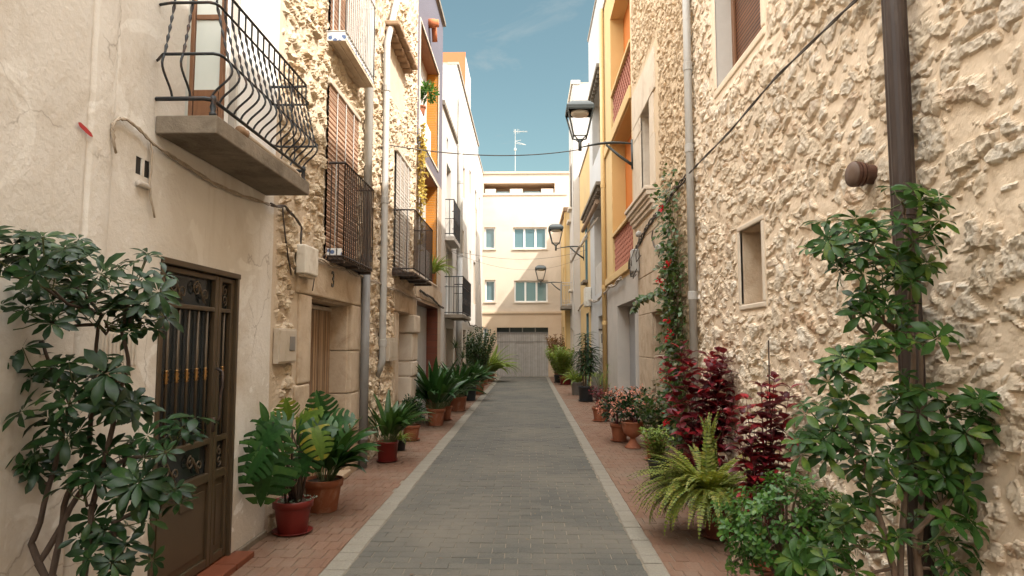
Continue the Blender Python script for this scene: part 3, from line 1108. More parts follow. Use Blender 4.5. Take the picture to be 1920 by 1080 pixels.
nf = 17
for k in range(nf):
    rail_bar(bu0 + 0.03 + (bu1 - bu0 - 0.06) * k / (nf - 1), wi, 0, 1)
for w in (0.09, 0.20):
    rail_bar(bu0, w, -1, 0)
    rail_bar(bu1, w, 1, 0)
mb.build("railing", M["iron"], bal, smooth=True)
for u in (bu0 + 0.03, bu1 - 0.04):
    mb = MB()
    mb.lathe([(0.022, 0), (0.022, 0.02), (0.013, 0.03), (0.021, 0.055), (0.013, 0.08), (0.021, 0.10), (0.016, 0.125)], FL.p(u, bz1, wi), 8)
    mb.build("railing_foot", M["iron"], bal, smooth=True)
# open wooden door leaf with frosted panes, and the closed leaf behind
mb = MB()
Y = bd_h[0] + 0.012
x0_, x1_ = XL + 0.012, XL + 0.235
zl0, zl1 = 2.99, 5.25
mb.box(x0_, x0_ + 0.026, Y, Y + 0.035, zl0, zl1)
mb.box(x1_ - 0.026, x1_, Y, Y + 0.035, zl0, zl1)
for z, hh in ((zl0, 0.24), (3.70, 0.035), (4.3, 0.05), (zl1 - 0.06, 0.06)):
    mb.box(x0_ + 0.032, x1_ - 0.032, Y + 0.003, Y + 0.032, z, z + hh)
bd = mb.build("balcony_door", M["wood"], cream, bev=0.004)
mb = MB()
mb.box(x0_ + 0.03, x1_ - 0.03, Y + 0.014, Y + 0.02, zl0 + 0.23, zl1 - 0.05)
mb.build("pane", M["frost"], bd)
window(FL, (4.12, 4.84, 2.95, 5.3), 0.1, cream, M["white_paint"], M["frost"], mull=1, bar=1)
mat_roll = thing("rolled_mat", "rolled reed mat lying along the edge of the concrete balcony slab", "rolled mat", (XL + bw - 0.05, 4.2, bz1))
mb = MB()
pts = [FL.p(u, bz1 + 0.022 + 0.004 * math.sin(u * 9), bw - 0.035) for u in [4.3 + i * 0.07 for i in range(15)]]
mb.tube(pts, 0.021, 9)
mb.build("mat_roll", M["cable"], mat_roll, smooth=True)
mb = MB()
mb.lathe([(0.018, 0), (0.03, 0.02), (0.033, 0.05), (0.024, 0.09), (0.028, 0.12)], FL.p(4.14, bz1 + 0.028, bw - 0.03), 9, axis=(0, 1, 0.05))
mb.build("end_cap", M["old_tile"], mat_roll, smooth=True)

# --- louvred vent cover by the umbrella tree
a, b = UL(180, 652), UL(248, 652)
z0, z1 = ZL(214, 694), ZL(214, 618)
vent = thing("vent_cover", "cream ribbed vent cover on the plaster beside the brown metal door", "vent cover", (XL, (a + b) / 2, z0))
mb = MB()
FL.box(mb, a, b, z0, z1, 0.0, 0.03)
for k in range(9):
    c = a + (b - a) * (k + 0.7) / 9.4
    FL.box(mb, c - 0.006, c + 0.006, z0 + 0.02, z1 - 0.02, 0.028, 0.04)
mb.build("cover_plate", M["cream"], vent, bev=0.004)

# --- cables along the plaster
def cable(name, label, pts, rad, mat, n=1, jit=0.012, seed=1, cat="cable", group=None):
    r = random.Random(seed)
    mb = MB()
    for k in range(n):
        ph, ph2 = r.uniform(0, 6), r.uniform(0, 6)
        out = []
        for i in range(len(pts) - 1):
            m = max(2, int((pts[i + 1] - pts[i]).length / 0.06))
            for j in range(m):
                t = j / m
                p = pts[i].lerp(pts[i + 1], t)
                s = (i + t)
                out.append(p + V((0.4 * jit * math.sin(s * 5 + ph2) if n > 1 else 0, jit * math.sin(s * 6.3 + ph), jit * math.cos(s * 5.1 + ph2))) * (1 if n > 1 else 0.25))
        out.append(pts[-1])
        mb.tube(out, rad, 5)
    o = mb.build(name, mat, None, smooth=True)
    return tag(o, label, cat, group)


def Lp(px, py, w=0.025):
    return onx(px, py, XL + w)


cable("cable_bundle", "loose bundle of cream painted cables running under the wrought iron balcony", [Lp(*q) for q in ((216, 283), (212, 255), (212, 232), (222, 222), (238, 224), (262, 243), (285, 268), (305, 282), (345, 308), (400, 343), (452, 366), (508, 384))], 0.0065, M["cable"], 3, 0.010, 3)
cable("hanging_wire", "short painted wire hanging down past the two dark sockets", [Lp(*q) for q in ((284, 270), (285, 300), (280, 345), (283, 372), (290, 408))], 0.006, M["cable"], 2, 0.006, 5, "wire")

# ================================================================== stone house no. 3
u_p = 9.75
HS = 8.8
st3 = thing("stone_house", "rubble stone house numbered 3 with brown slatted blinds over its balconies", "house", (XL, u_e, 0))
d3 = (UL(578), UL(655), 0.02, 2.07, 0.25)
w3 = (7.08, 8.22, 2.56, 4.5, 0.2)
w3b = (7.05, 8.25, 4.96, 6.6, 0.2)
flats = [(d3[0] - 0.42, d3[1] + 0.55, -0.1, 2.42, 0.12), (w3[0] - 0.04, w3[1] + 0.04, w3[2], w3[3], 0.08), (w3b[0] - 0.04, w3b[1] + 0.04, w3b[2], w3b[3], 0.08),
         (u_e - 0.2, u_e + 0.05, -1, 9, 0.12)]
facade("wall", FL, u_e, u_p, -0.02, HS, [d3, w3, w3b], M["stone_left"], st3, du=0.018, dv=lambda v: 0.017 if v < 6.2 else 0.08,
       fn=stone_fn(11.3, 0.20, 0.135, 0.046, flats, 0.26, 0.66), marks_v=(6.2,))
shell(FL, u_e, u_p, HS, st3, M["stone_left"])
# dressed surround of the door
mb = MB()
FL.box(mb, d3[0] - 0.40, d3[0], -0.02, 1.20, -0.05, 0.028)
FL.box(mb, d3[0] - 0.34, d3[0], 1.206, 2.07, -0.05, 0.030)
for k, (za, zb_, wd) in enumerate(((-0.02, 0.52, 0.5), (0.526, 0.98, 0.38), (0.986, 1.5, 0.46), (1.506, 2.07, 0.40))):
    FL.box(mb, d3[1], d3[1] + wd, za, zb_, -0.05, 0.026 + 0.005 * (k % 2))
FL.box(mb, d3[0] - 0.42, d3[1] + 0.52, 2.076, 2.50, -0.05, 0.034)
mb.build("door_surround", M["ashlar"], st3, bev=0.02, seg=3)
mb = MB()
for k, (za, zb_) in enumerate(((0.0, 0.52), (0.526, 0.98), (0.986, 1.5), (1.506, 2.09))):
    o = 0.006 * (k % 2)
    mb.box(XL - 0.32, XL - 0.02, d3[1] - 0.03 - o, d3[1] + 0.1, za, zb_)
    mb.box(XL - 0.32, XL - 0.02, d3[0] - 0.1, d3[0] + 0.01 + o, za, zb_)
mb.box(XL - 0.32, XL - 0.02, d3[0] + 0.012, d3[1] - 0.032, 2.05, 2.12)
mb.build("door_reveal", M["ashlar"], st3, bev=0.014)
mb = MB()
n = 60
rows = [[], []]
for i in range(n + 1):
    u = d3[0] + (d3[1] - d3[0]) * i / n
    w = -0.25 + 0.014 * math.sin(i * 1.3) + 0.01 * math.sin(i * 0.47)
    rows[0].append(FL.p(u, 0.04, w))
    rows[1].append(FL.p(u, 1.99, w * 0.98 - 0.004))
mb.strip(rows)
cur = mb.build("door_curtain", M["curtain"], st3, smooth=True)
mb = MB()
FL.box(mb, d3[0] + 0.01, d3[1] - 0.04, 1.985, 2.03, -0.27, -0.215)
mb.build("curtain_rail", M["box_beige"], cur, bev=0.005)
mb = MB()
FL.box(mb, d3[0] - 0.05, d3[1] + 0.05, -0.1, 2.1, -0.36, -0.33)
mb.build("door", M["wood"], st3)
mb = MB()
FL.box(mb, d3[0] - 0.02, d3[1] + 0.02, 0.0, 0.07, -0.3, 0.05)
mb.build("doorstep", M["ashlar"], st3, bev=0.015)
# number
cu = bpy.data.curves.new("number", "FONT")
cu.body = "3"
cu.size = 0.25
cu.extrude = 0.003
cu.offset = 0.003
cu.align_x = "CENTER"
to = bpy.data.objects.new("tmp", cu)
me = bpy.data.meshes.new_from_object(to)
bpy.data.objects.remove(to)
me.name = "house_number"
me.materials.append(M["black_plastic"])
me.transform(Matrix.Translation(V((0, 0, 0))))
no = bpy.data.objects.new("house_number", me)
COL.objects.link(no)
no.parent = st3
pn = onx(624, 538, XL + 0.04)
no.location = pn - ORG[st3.name]
no.rotation_euler = (PI / 2, 0, PI / 2)


def blind(F, parent, u0, u1, v0, v1, w, mat, head=True, label=None):
    mb = MB()
    n = int((v1 - v0) / 0.03)
    rows = []
    for i in range(n + 1):
        v = v0 + (v1 - v0) * i / n
        ww = w + 0.010 * (i % 2)
        rows.append([F.p(u0, v, ww), F.p((u0 + u1) / 2, v, ww + 0.004), F.p(u1, v, ww)])
    mb.strip(rows)
    mb2 = MB()
    F.box(mb2, u0 - 0.02, u1 + 0.02, v1, v1 + 0.06, 0.0, w + 0.03)
    o = mb.build("blind", mat, parent)
    if label:
        o["label"] = label
    mb2.build("blind_head", M["box_beige"], o, bev=0.008)
    mb3 = MB()
    for t in (0.22, 0.5, 0.78):
        u = u0 + (u1 - u0) * t
        mb3.tube([F.p(u, v0, w + 0.018), F.p(u, v1, w + 0.018)], 0.006, 4)
    mb3.build("blind_cord", M["bar_white"], o)
    return o


# lower balcony of no. 3
b3 = (7.06, 8.37, 2.49, 0.22)
mb = MB()
for k in range(4):
    a = b3[3] * k / 4
    FL.box(mb, b3[0], b3[1], b3[2], b3[2] + 0.03, 0.003 + a, a + b3[3] / 4 - 0.012)
for u in (b3[0] + 0.05, (b3[0] + b3[1]) / 2, b3[1] - 0.05):
    FL.box(mb, u - 0.02, u + 0.02, b3[2] - 0.03, b3[2] - 0.001, 0.002, b3[3])
bo = mb.build("balcony", M["iron_brown"], st3)
bo["label"] = "lower balcony with dark brown straight bars"
bar_rail(FL, bo, b3[0], b3[1], 2.53, 3.55, b3[3], M["iron_brown"], 0.082, 0.0075)
mb = MB()
FL.box(mb, b3[0] + 0.001, b3[0] + 0.012, b3[2] + 0.035, b3[2] + 0.125, 0.02, b3[3] - 0.02)
mb.build("edge_tile", M["tile_blue"], bo)
panel("window", FL, w3, 0.12, st3, M["dark_in"])
blind(FL, st3, w3[0] - 0.06, w3[1] + 0.06, 2.5, 4.42, 0.035, M["blind_brown"], label="lower brown slatted blind")
# upper balcony of no. 3
b4 = (7.0, 8.33, 4.89, 0.21)
mb = MB()
FL.box(mb, b4[0], b4[1], b4[2], b4[2] + 0.035, 0.003, b4[3])
FL.box(mb, b4[0] + 0.02, b4[1] - 0.02, b4[2] - 0.012, b4[2] - 0.001, 0.005, 0.05)
FL.box(mb, b4[0] + 0.02, b4[1] - 0.02, b4[2] - 0.012, b4[2] - 0.001, 0.115, 0.135)
bo = mb.build("balcony", M["ashlar"], st3)
bo["label"] = "upper balcony with pale bars and patterned soffit"
bar_rail(FL, bo, b4[0], b4[1], 5.0, 5.95, b4[3], M["bar_white"], 0.082, 0.008)
mb = MB()
FL.box(mb, b4[0] - 0.008, b4[0] - 0.001, b4[2] + 0.005, b4[2] + 0.10, 0.01, b4[3])
FL.box(mb, b4[0], b4[1], b4[2] + 0.052, b4[2] + 0.10, b4[3] - 0.012, b4[3] - 0.002)
mb.build("edge_tile", M["tile_blue"], bo)
panel("window", FL, w3b, 0.12, st3, M["dark_in"])
blind(FL, st3, w3b[0] - 0.05, w3b[1], 5.0, 6.5, 0.035, M["blind_brown"], label="upper brown slatted blind")

# boxes on the stone
a, b = UL(548, 490), UL(577, 490)
jb = thing("junction_box", "dirty white plastic junction box beside the number 3 lintel", "junction box", (XL, a, 2.2))
mb = MB()
z0, z1 = ZL(560, 516), ZL(560, 462)
FL.box(mb, a, b - 0.06, z0, z1, 0.03, 0.13)
mb.build("box_body", M["box_white"], jb, bev=0.015)
mb = MB()
FL.box(mb, a + 0.03, b - 0.1, z0 - 0.025, z0, 0.05, 0.11)
mb.build("cable_gland", M["box_beige"], jb, bev=0.006)
a, b = UL(511, 648), UL(546, 648)
z0, z1 = ZL(528, 681), ZL(528, 616)
mc = thing("meter_cabinet", "beige electricity meter cabinet with small grey window left of the curtained door", "meter cabinet", (XL, a, z0))
mb = MB()
FL.box(mb, a, b, z0, z1, 0.005, 0.05)
FL.box(mb, a + 0.02, b - 0.02, z0 + 0.015, z1 - 0.015, 0.049, 0.058)
mb.build("cabinet_body", M["box_beige"], mc, bev=0.004)
mb = MB()
FL.box(mb, b - 0.2, b - 0.07, z0 + 0.11, z1 - 0.07, 0.057, 0.063)
mb.build("inspection_window", M["grey_plate"], mc, bev=0.003)

cable("cable_bundle", "twisted dark cables along the stone wall above the number 3 door", [Lp(*q, 0.05) for q in ((508, 384), (535, 388), (548, 402), (566, 425), (564, 458))], 0.008, M["cable_dark"], 3, 0.012, 7)
cable("cable_bundle", "pale twisted cables from the junction box to the far stone door", [Lp(*q, 0.06) for q in ((578, 478), (590, 483), (620, 496), (650, 506), (672, 516), (700, 527), (725, 538), (750, 546), (770, 556), (790, 563))], 0.010, M["cable"], 3, 0.014, 9)
cable("hanging_wire", "thin dark wire dropping from the junction box to the lintel", [Lp(*q, 0.045) for q in ((530, 390), (533, 425), (540, 480), (546, 515))], 0.007, M["cable_dark"], 2, 0.008, 10, "wire")
cable("hanging_wire", "thin black wire hanging left of the painted number 3", [Lp(*q, 0.045) for q in ((590, 486), (591, 515), (586, 545))], 0.005, M["cable_dark"], 1, 0.004, 12, "wire")

# downpipes on the stone fronts
def downpipe(label, X, u, z_top, z_bot, r, mat_hi, mat_lo=None, z_split=None, top=None, foot=None, group=None, joints=(), square=False):
    t = thing("downpipe", label, "downpipe", (X, u, 0), group)
    n = 12
    mb = MB()
    if mat_lo:
        mb.tube([V((X, u, z_split)), V((X, u, z_top))] , r, n)
        lo = MB()
        lo.tube([V((X, u, z_bot)), V((X, u, z_split + 0.001))], r * 1.03, n)
        lo.build("lower_pipe", mat_lo, t, smooth=True)
    else:
        pts = [V((X, u, z_bot)), V((X, u, z_top))]
        if foot:
            pts = [V(foot), V((X, u, z_bot - 0.05))] + pts
        if top:
            pts = pts + [V(top)]
        mb.tube(pts, r, n)
    mb.build("pipe", mat_hi, t, smooth=True)
    mb = MB()
    for z in joints:
        mb.lathe([(r * 1.0, -0.05), (r * 1.16, -0.045), (r * 1.16, 0.045), (r * 1.0, 0.05)], V((X, u, z)), n)
    if joints:
        mb.build("collar", mat_lo or mat_hi, t, smooth=False)
    return t


downpipe("thick drainpipe, pale grey above and dark grey below, right of the curtained door", XL + 0.09, 8.61, 8.8, 0.02, 0.056, M["grey_pipe"], M["dark_pipe"], ZL(690, 512), joints=(0.42, 2.7, 5.2))
u2 = 9.66
zt = 6.12
downpipe("slender pale drainpipe on the stone front with slanting top and bent foot", XL + 0.09, u2, zt, ZL(715, 672, XL + 0.09), 0.05, M["grey_pipe"], top=(XL + 0.09, u2 + 0.72, zt + 1.1), foot=(XL + 0.0, u2 + 0.02, ZL(715, 705)), joints=(1.6, 3.7, 5.4))

# ================================================================== second stone house
u_s = 12.9
st4 = thing("stone_house", "farther rubble stone house with pale mesh blind and rounded stone door pier", "house", (XL, u_p, 0))
d4 = (11.2, 12.3, 0.02, 2.12, 0.32)
w4 = (10.78, 12.0, 2.85, 4.8, 0.2)
flats = [(d4[0] - 0.35, d4[1] + 1.1, -0.1, 2.55, 0.12), (w4[0] - 0.05, w4[1] + 0.05, w4[2], w4[3] + 0.1, 0.08), (9.9, 11.4, 5.6, 6.6, 0.25), (u_s - 0.12, u_s + 1, -1, 10, 0.1)]
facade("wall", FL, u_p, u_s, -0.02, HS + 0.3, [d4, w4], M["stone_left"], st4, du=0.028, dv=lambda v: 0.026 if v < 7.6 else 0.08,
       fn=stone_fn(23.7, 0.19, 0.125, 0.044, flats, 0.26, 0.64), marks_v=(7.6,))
shell(FL, u_p, u_s, HS + 0.3, st4, M["stone_left"])
mb = MB()
FL.box(mb, d4[0] - 0.32, d4[0], -0.02, 2.1, -0.05, 0.03)
FL.box(mb, d4[0] - 0.4, u_s - 0.05, 2.126, 2.55, -0.05, 0.03)
mb.build("door_surround", M["ashlar"], st4, bev=0.02, seg=3)
mb = MB()
for k, (za, zb_, ex) in enumerate(((0.0, 0.52, -0.04), (0.53, 0.98, 0.03), (0.985, 1.26, 0.05), (1.265, 1.78, 0.045), (1.785, 2.12, 0.09))):
    FL.box(mb, d4[1] - (0.06 if k == 4 else 0.012 + 0.004 * (k % 2)), u_s - 0.03, za, zb_, -0.34, 0.03 + ex)
mb.build("door_pier", M["ashlar_pale"], st4, bev=0.032, seg=3)
mb = MB()
reveal(mb, FL, d4)
mb.build("door_reveal", M["ashlar"], st4)
panel("door", FL, d4, 0.3, st4, M["wood"])
panel("window", FL, w4, 0.12, st4, M["white_paint"])
blind(FL, st4, w4[0] - 0.05, w4[1] + 0.03, 2.85, 4.76, 0.035, M["blind_pale"])
b5 = (10.66, 12.68, 2.72, 0.36)
mb = MB()
for k in range(4):
    a = b5[3] * k / 4
    FL.box(mb, b5[0], b5[1], b5[2], b5[2] + 0.03, 0.003 + a, a + b5[3] / 4 - 0.016)
for k in range(4):
    u = b5[0] + 0.04 + (b5[1] - b5[0] - 0.08) * k / 3
    FL.box(mb, u - 0.02, u + 0.02, b5[2] - 0.035, b5[2] - 0.001, 0.002, b5[3])
FL.box(mb, b5[0], b5[1], b5[2] + 0.032, b5[2] + 0.10, 0.003, 0.06)
bo = mb.build("balcony", M["iron_brown"], st4)
bar_rail(FL, bo, b5[0], b5[1], 2.80, 3.76, b5[3], M["iron_brown"], 0.105, 0.0075)
# tiled canopy over a walled-up window
mb = MB()
for k in range(7):
    u = 9.8 + k * 0.25
    FL.box(mb, u, u + 0.235, 6.46 + 0.015 * (k % 2), 6.54 + 0.015 * (k % 2), -0.02, 0.24)
    FL.box(mb, u + 0.02, u + 0.2, 6.38, 6.455, -0.02, 0.15)
mb.build("canopy", M["old_tile"], st4, bev=0.02)
a, b = UL(718, 655), UL(734, 655)
sm = thing("meter_cabinet", "small cream meter cabinet beside the foot of the slender drainpipe", "meter cabinet", (XL, a, 1.3))
mb = MB()
FL.box(mb, a, b, ZL(726, 676), ZL(726, 634), 0.01, 0.10)
FL.box(mb, a + 0.05, b - 0.05, ZL(726, 670), ZL(726, 640), 0.099, 0.106)
mb.build("cabinet_body", M["box_beige"], sm, bev=0.006)

# ================================================================== purple tiled house
u_q = 16.75
HP = 9.85
pur = thing("purple_house", "narrow purple tiled house with orange tiled loggias and brown tiled garage", "house", (XL, u_s, 0))
lg1 = (u_s + 0.25, 15.95, 5.8, 8.22, 0.28)
lg0 = (u_s + 0.25, 15.95, 2.98, 5.38, 0.28)
gar = (u_s + 0.25, 16.2, 0.0, 2.44, 0.28)
facade("wall", FL, u_s, u_q, 5.5, HP, [lg1], M["purple"], pur, smooth=False)
facade("lower_wall", FL, u_s, u_q, -0.02, 5.5, [lg0, gar], M["taupe"], pur, smooth=False)
shell(FL, u_s, u_q, HP, pur, M["white_pl"])
for h in (lg1, lg0):
    mb = MB()
    u0, u1, v0, v1, d = h
    P = FL.p
    mb.quad(P(u1, v0, 0), P(u1, v1, 0), P(u1, v1, -d), P(u1, v0, -d))
    mb.quad(P(u0, v0, 0), P(u0, v0, -d), P(u0, v1, -d), P(u0, v1, 0))
    lo = mb.build("loggia_side", M["orange_tile"], pur)
    mb = MB()
    mb.quad(P(u0, v1, 0), P(u0, v1, -d), P(u1, v1, -d), P(u1, v1, 0))
    mb.build("loggia_soffit", M["soffit_brick"], pur)
    mb = MB()
    mb.quad(P(u0, v0, 0), P(u1, v0, 0), P(u1, v0, -d), P(u0, v0, -d))
    FL.box(mb, u0, u1, v0, v1, -d - 0.03, -d)
    mb.build("loggia_back", M["white_pl"], pur)
    mb = MB()
    frame_ring(mb, FL, h, 0.035, -0.02, 0.02)
    mb.build("loggia_trim", M["moulding"], pur)
    mb = MB()
    FL.box(mb, u0 + 0.01, 15.1, v0 + 0.002, v0 + 0.68, -0.13, -0.05)
    mb.build("parapet", M["white_paint"], pur)
mb = MB()
reveal(mb, FL, gar)
mb.build("garage_reveal", M["brown_tile"], pur)
panel("roller_door", FL, gar, 0.27, pur, M["grey_roller"])
mb = MB()
FL.box(mb, u_s, u_q, 2.5, 2.86, 0.001, 0.03)
mb.build("fascia", M["ashlar"], pur, bev=0.01)
mb = MB()
FL.box(mb, u_s, u_q + 0.05, HP, HP + 0.1, -0.4, 0.07)
mb.build("cornice", M["concrete"], pur)
p = onx(804, 44, XL)
mb = MB()
mb.lathe([(0.10, 0), (0.10, 0.12), (0.085, 0.14), (0.085, 0.22)], p, 10, axis=(1, 0, 0))
mb.tube([p + V((0.1, 0.1, 0.05)), p + V((0.1, 0.28, -0.3))], 0.06, 8)
mb.build("spout", M["terra_face"], pur, smooth=True)
mb = MB()
cable("cable_bundle", "dark cables looping along the beige fascia of the purple house", [Lp(*q, 0.06) for q in ((788, 545), (798, 552), (812, 560), (822, 572), (832, 578))], 0.012, M["cable_dark"], 3, 0.02, 19)

# ================================================================== white house with two iron balconies
u_w = 20.2
HW = 7.75
wh = thing("white_house", "low white house with two small black iron balconies one above the other", "house", (XL, u_q, 0))
hA = (17.75, 18.75, 4.45, 6.5, 0.2)
hB = (17.8, 19.3, 2.36, 4.2, 0.2)
hD = (UL(836), UL(849), 0.0, 2.0, 0.2)
hS = (17.7, 18.05, 6.9, 7.2, 0.15)
facade("wall", FL, u_q, u_w, -0.02, HW, [hA, hB, hD, hS], M["white_pl"], wh)
shell(FL, u_q, u_w, HW, wh, M["white_pl"])
reveals(FL, (hA, hB, hD, hS), M["white_pl"], wh)
window(FL, hA, 0.18, wh, M["white_paint"], M["glass"], 1, bar=1)
window(FL, hB, 0.18, wh, M["white_paint"], M["glass"], 1, bar=1)
panel("attic_window", FL, hS, 0.12, wh, M["dark_in"])
panel("door", FL, hD, 0.18, wh, M["box_beige"])
mb = MB()
FL.box(mb, u_q, u_w, HW, HW + 0.12, -0.3, 0.06)
mb.build("coping", M["concrete"], wh)
bo = slab_balcony(FL, wh, 17.5, 19.1, 4.32, 0.11, 0.24, M["white_pl"], "small upper balcony with curled black bars")
bar_rail(FL, bo, 17.5, 19.1, 4.5, 5.42, 0.23, M["iron"], 0.1, 0.009, 4.9)
bo = slab_balcony(FL, wh, 17.5, 19.85, 2.26, 0.09, 0.5, M["concrete"], "deeper lower balcony on a concrete slab")
rl = bar_rail(FL, bo, 17.5, 19.85, 2.40, 3.35, 0.49, M["iron"], 0.125, 0.009, 3.08)
mb = MB()
for k in range(10):
    spiral(mb, FL.p(17.65 + k * 0.23, 2.72, 0.49), 0, 0.09, 1.2, V((0, 1, 0)), V((0, 0, 1)), 0.009, 12, 1 if k % 2 else -1)
mb.build("scrollwork", M["iron"], bo)
downpipe("grey drainpipe on the white house behind the lower iron balcony", XL + 0.09, UL(861, 643, XL + 0.09), 9.3, 0.02, 0.085, M["white_pipe"], M["grey_pipe"], 4.3, joints=(2.4, 4.3, 6.6))

# ================================================================== tall pale block
u_t = 29.0
HT = 10.3
tb = thing("apartment_block", "tall pale apartment block with small recessed windows and terracotta rooftop room", "apartment block", (XL, u_w, 0))
hs = []
for (px, py, wd, hh) in ((866, 281, 0.55, 0.95), (868, 338, 0.6, 1.1), (880, 337, 0.6, 0.85), (891, 374, 0.7, 0.9), (892, 415, 0.8, 1.2), (867, 452, 0.6, 0.8), (881, 486, 0.6, 0.7), (889, 530, 1.0, 1.75)):
    u, z = UL(px), ZL(px, py)
    hs.append((max(u_w + 0.15, u - wd / 2), u + wd / 2, z - hh / 2, z + hh / 2, 0.22))
hd = [(22.6, 23.6, 0.0, 2.05, 0.25), (25.2, 26.2, 0.0, 2.05, 0.25), (26.9, 27.8, 0.9, 2.0, 0.2)]
facade("wall", FL, u_w, u_t, -0.02, HT, hs + hd, M["pale_pl"], tb)
shell(FL, u_w, u_t, HT, tb, M["white_pl"])
reveals(FL, hs + hd, M["beige_pl"], tb)
for h in hs:
    window(FL, h, 0.19, tb, M["box_beige"], M["dark_glass"], 0 if h[1] - h[0] < 0.75 else 1)
for h in hd:
    panel("door", FL, h, 0.22, tb, M["wood"])
mb = MB()
FL.box(mb, u_w, u_t, HT, HT + 0.08, -0.3, 0.05)
mb.build("coping", M["roofing"], tb)
# rooftop room
uR0, uR1 = 22.9, 25.3
hR = (24.3, 25.3, 10.75, 11.3)
mb = MB()
mb.box(-8.0, XL - 0.02, uR0, uR1, HT + 0.07, 11.87)
rm = mb.build("rooftop_room", M["white_pl"], tb)
mb = MB()
mb.box(-8.0, XL + 0.0, uR0 - 0.03, uR0 - 0.003, HT + 0.07, 11.9)
mb.build("terracotta_wall", M["terra_face"], rm)
mb = MB()
FL.box(mb, 24.0, 25.0, 10.55, 11.25, -0.01, 0.0)
mb.build("shuttered_opening", M["box_beige"], rm)
# last strip of wall before the end of the street
eb = thing("corner_house", "narrow white corner house meeting the end of the street", "house", (XL, u_t, 0))
hs = [(29.6, 30.2, 4.2, 5.4, 0.2), (30.0, 30.9, 0.0, 2.05, 0.2), (29.5, 30.1, 7.2, 8.2, 0.2)]
facade("wall", FL, u_t, YE - 0.02, -0.02, 9.9, hs, M["white_pl"], eb)
shell(FL, u_t, YE - 0.02, 9.9, eb, M["white_pl"], wall=False)
reveals(FL, hs, M["white_pl"], eb)
for h in hs:
    panel("window" if h[2] > 0.5 else "door", FL, h, 0.18, eb, M["wood"] if h[2] < 0.5 else M["dark_glass"])
cable("cable_bundle", "dark looping cables under the far iron balcony", [Lp(*q, 0.06) for q in ((870, 600), (878, 604), (884, 612), (890, 610), (897, 614), (903, 616))], 0.016, M["cable_dark"], 3, 0.03, 29)

# ================================================================== house closing the street
en = thing("end_house", "pale flat fronted house closing the street above a grey garage door", "house", (0, YE, 0))


def E(px, py):
    p = ony(px, py, YE)
    return p.x, p.z


def Eh(x0, y0, x1, y1, d):
    a, b = E(x0, y1), E(x1, y0)
    return (a[0], b[0], max(a[1], 0.0), b[1], d)


hg = Eh(931, 614, 1028, 708, 0.25)
wins = [Eh(908, 426, 929, 467, 0.18), Eh(962, 426, 1025, 467, 0.18), Eh(909, 525, 929, 566, 0.18), Eh(964, 526, 1027, 567, 0.18), Eh(905, 614, 915, 640, 0.15)]
zm = E(960, 586)[1]
ht = Eh(907, 343, 1040, 362, 1.2)
zp = E(960, 326)[1]
x0e, x1e = XL - 0.6, 3.2
facade("wall", FE, x0e, x1e, zm, zp, [w for w in wins if w[2] > zm] + [ht], M["endwhite"], en)
facade("lower_wall", FE, x0e, x1e, -0.02, zm, [hg, wins[4]], M["endcream"], en)
reveals(FE, wins + [hg], M["endcream"], en)
mb = MB()
reveal(mb, FE, ht)
FE.box(mb, ht[0], ht[1], ht[2], ht[3], -1.25, -1.2)
mb.build("reveal", M["endcream"], en)
for h in wins:
    window(FE, h, 0.15, en, M["white_paint"], M["glass"], 2 if h[1] - h[0] > 1 else (0 if h[1] - h[0] < 0.4 else 0), fw=0.075)
for h in wins[:4]:
    mb = MB()
    FE.box(mb, h[0] - 0.05, h[1] + 0.05, h[2] - 0.05, h[2], 0.001, 0.05)
    mb.build("window_sill", M["endwhite"], en)
# terrace parapet blocks in the recess
mb = MB()
w_ = ht[1] - ht[0]
for a, b in ((0.02, 0.17), (0.37, 0.55), (0.81, 0.98)):
    FE.box(mb, ht[0] + w_ * a, ht[0] + w_ * b, ht[2], ht[2] + 0.2, -0.2, 0.004)
mb.build("terrace_parapet", M["endwhite"], en)
mb = MB()
for a, b in ((0.18, 0.36), (0.56, 0.8)):
    FE.box(mb, ht[0] + w_ * a, ht[0] + w_ * b, ht[2], ht[2] + 0.12, -0.3, -0.24)
mb.build("terrace_window", M["glass"], en)
mb = MB()
FE.box(mb, x0e, x1e, zm - 0.05, zm + 0.05, 0.002, 0.06)
FE.box(mb, x0e, x1e, zp, zp + 0.10, -0.3, 0.06)
FE.box(mb, ht[0] - 0.3, ht[1] + 0.6, ht[2] - 0.12, ht[2] - 0.08, 0.002, 0.04)
mb.build("moulding", M["endcream"], en)
# side, back and roof of the end house
mb = MB()
mb.box(x0e + 0.01, x1e - 0.01, YE + 1.3, YE + 7, 0, zp - 0.02)
mb.box(x0e + 0.01, x1e - 0.01, YE + 0.3, YE + 1.3, ht[3] + 0.03, zp - 0.02)
mb.build("roof_block", M["endwhite"], en)
# garage door
g0, g1, gz0, gz1 = hg[:4]
zt = gz1 - (gz1 - gz0) * 0.105
mb = MB()
FE.box(mb, g0 + 0.002, g1 - 0.002, 0.01, zt, -0.25, -0.2)
gd = mb.build("garage_door", M["zinc"], en)
mb = MB()
FE.box(mb, g0 + 0.002, g1 - 0.002, zt + 0.02, gz1 - 0.002, -0.26, -0.22)
mb.build("transom_pane", M["dark_glass"], gd)
mb = MB()
FE.box(mb, g0 + 0.002, g1 - 0.002, zt - 0.03, zt + 0.03, -0.22, -0.17)
FE.box(mb, g0 + 0.002, g1 - 0.002, gz1 * 0.71 - 0.012, gz1 * 0.71 + 0.012, -0.2, -0.185)
for k in (0.25, 0.5, 0.75):
    c = g0 + (g1 - g0) * k
    FE.box(mb, c - 0.025, c + 0.025, zt + 0.03, gz1 - 0.002, -0.22, -0.19)
mb.build("door_rail", M["grey_plate"], gd)
mb = MB()
c0, c1, ch = g0 + (g1 - g0) * 0.36, g0 + (g1 - g0) * 0.72, gz1 * 0.68
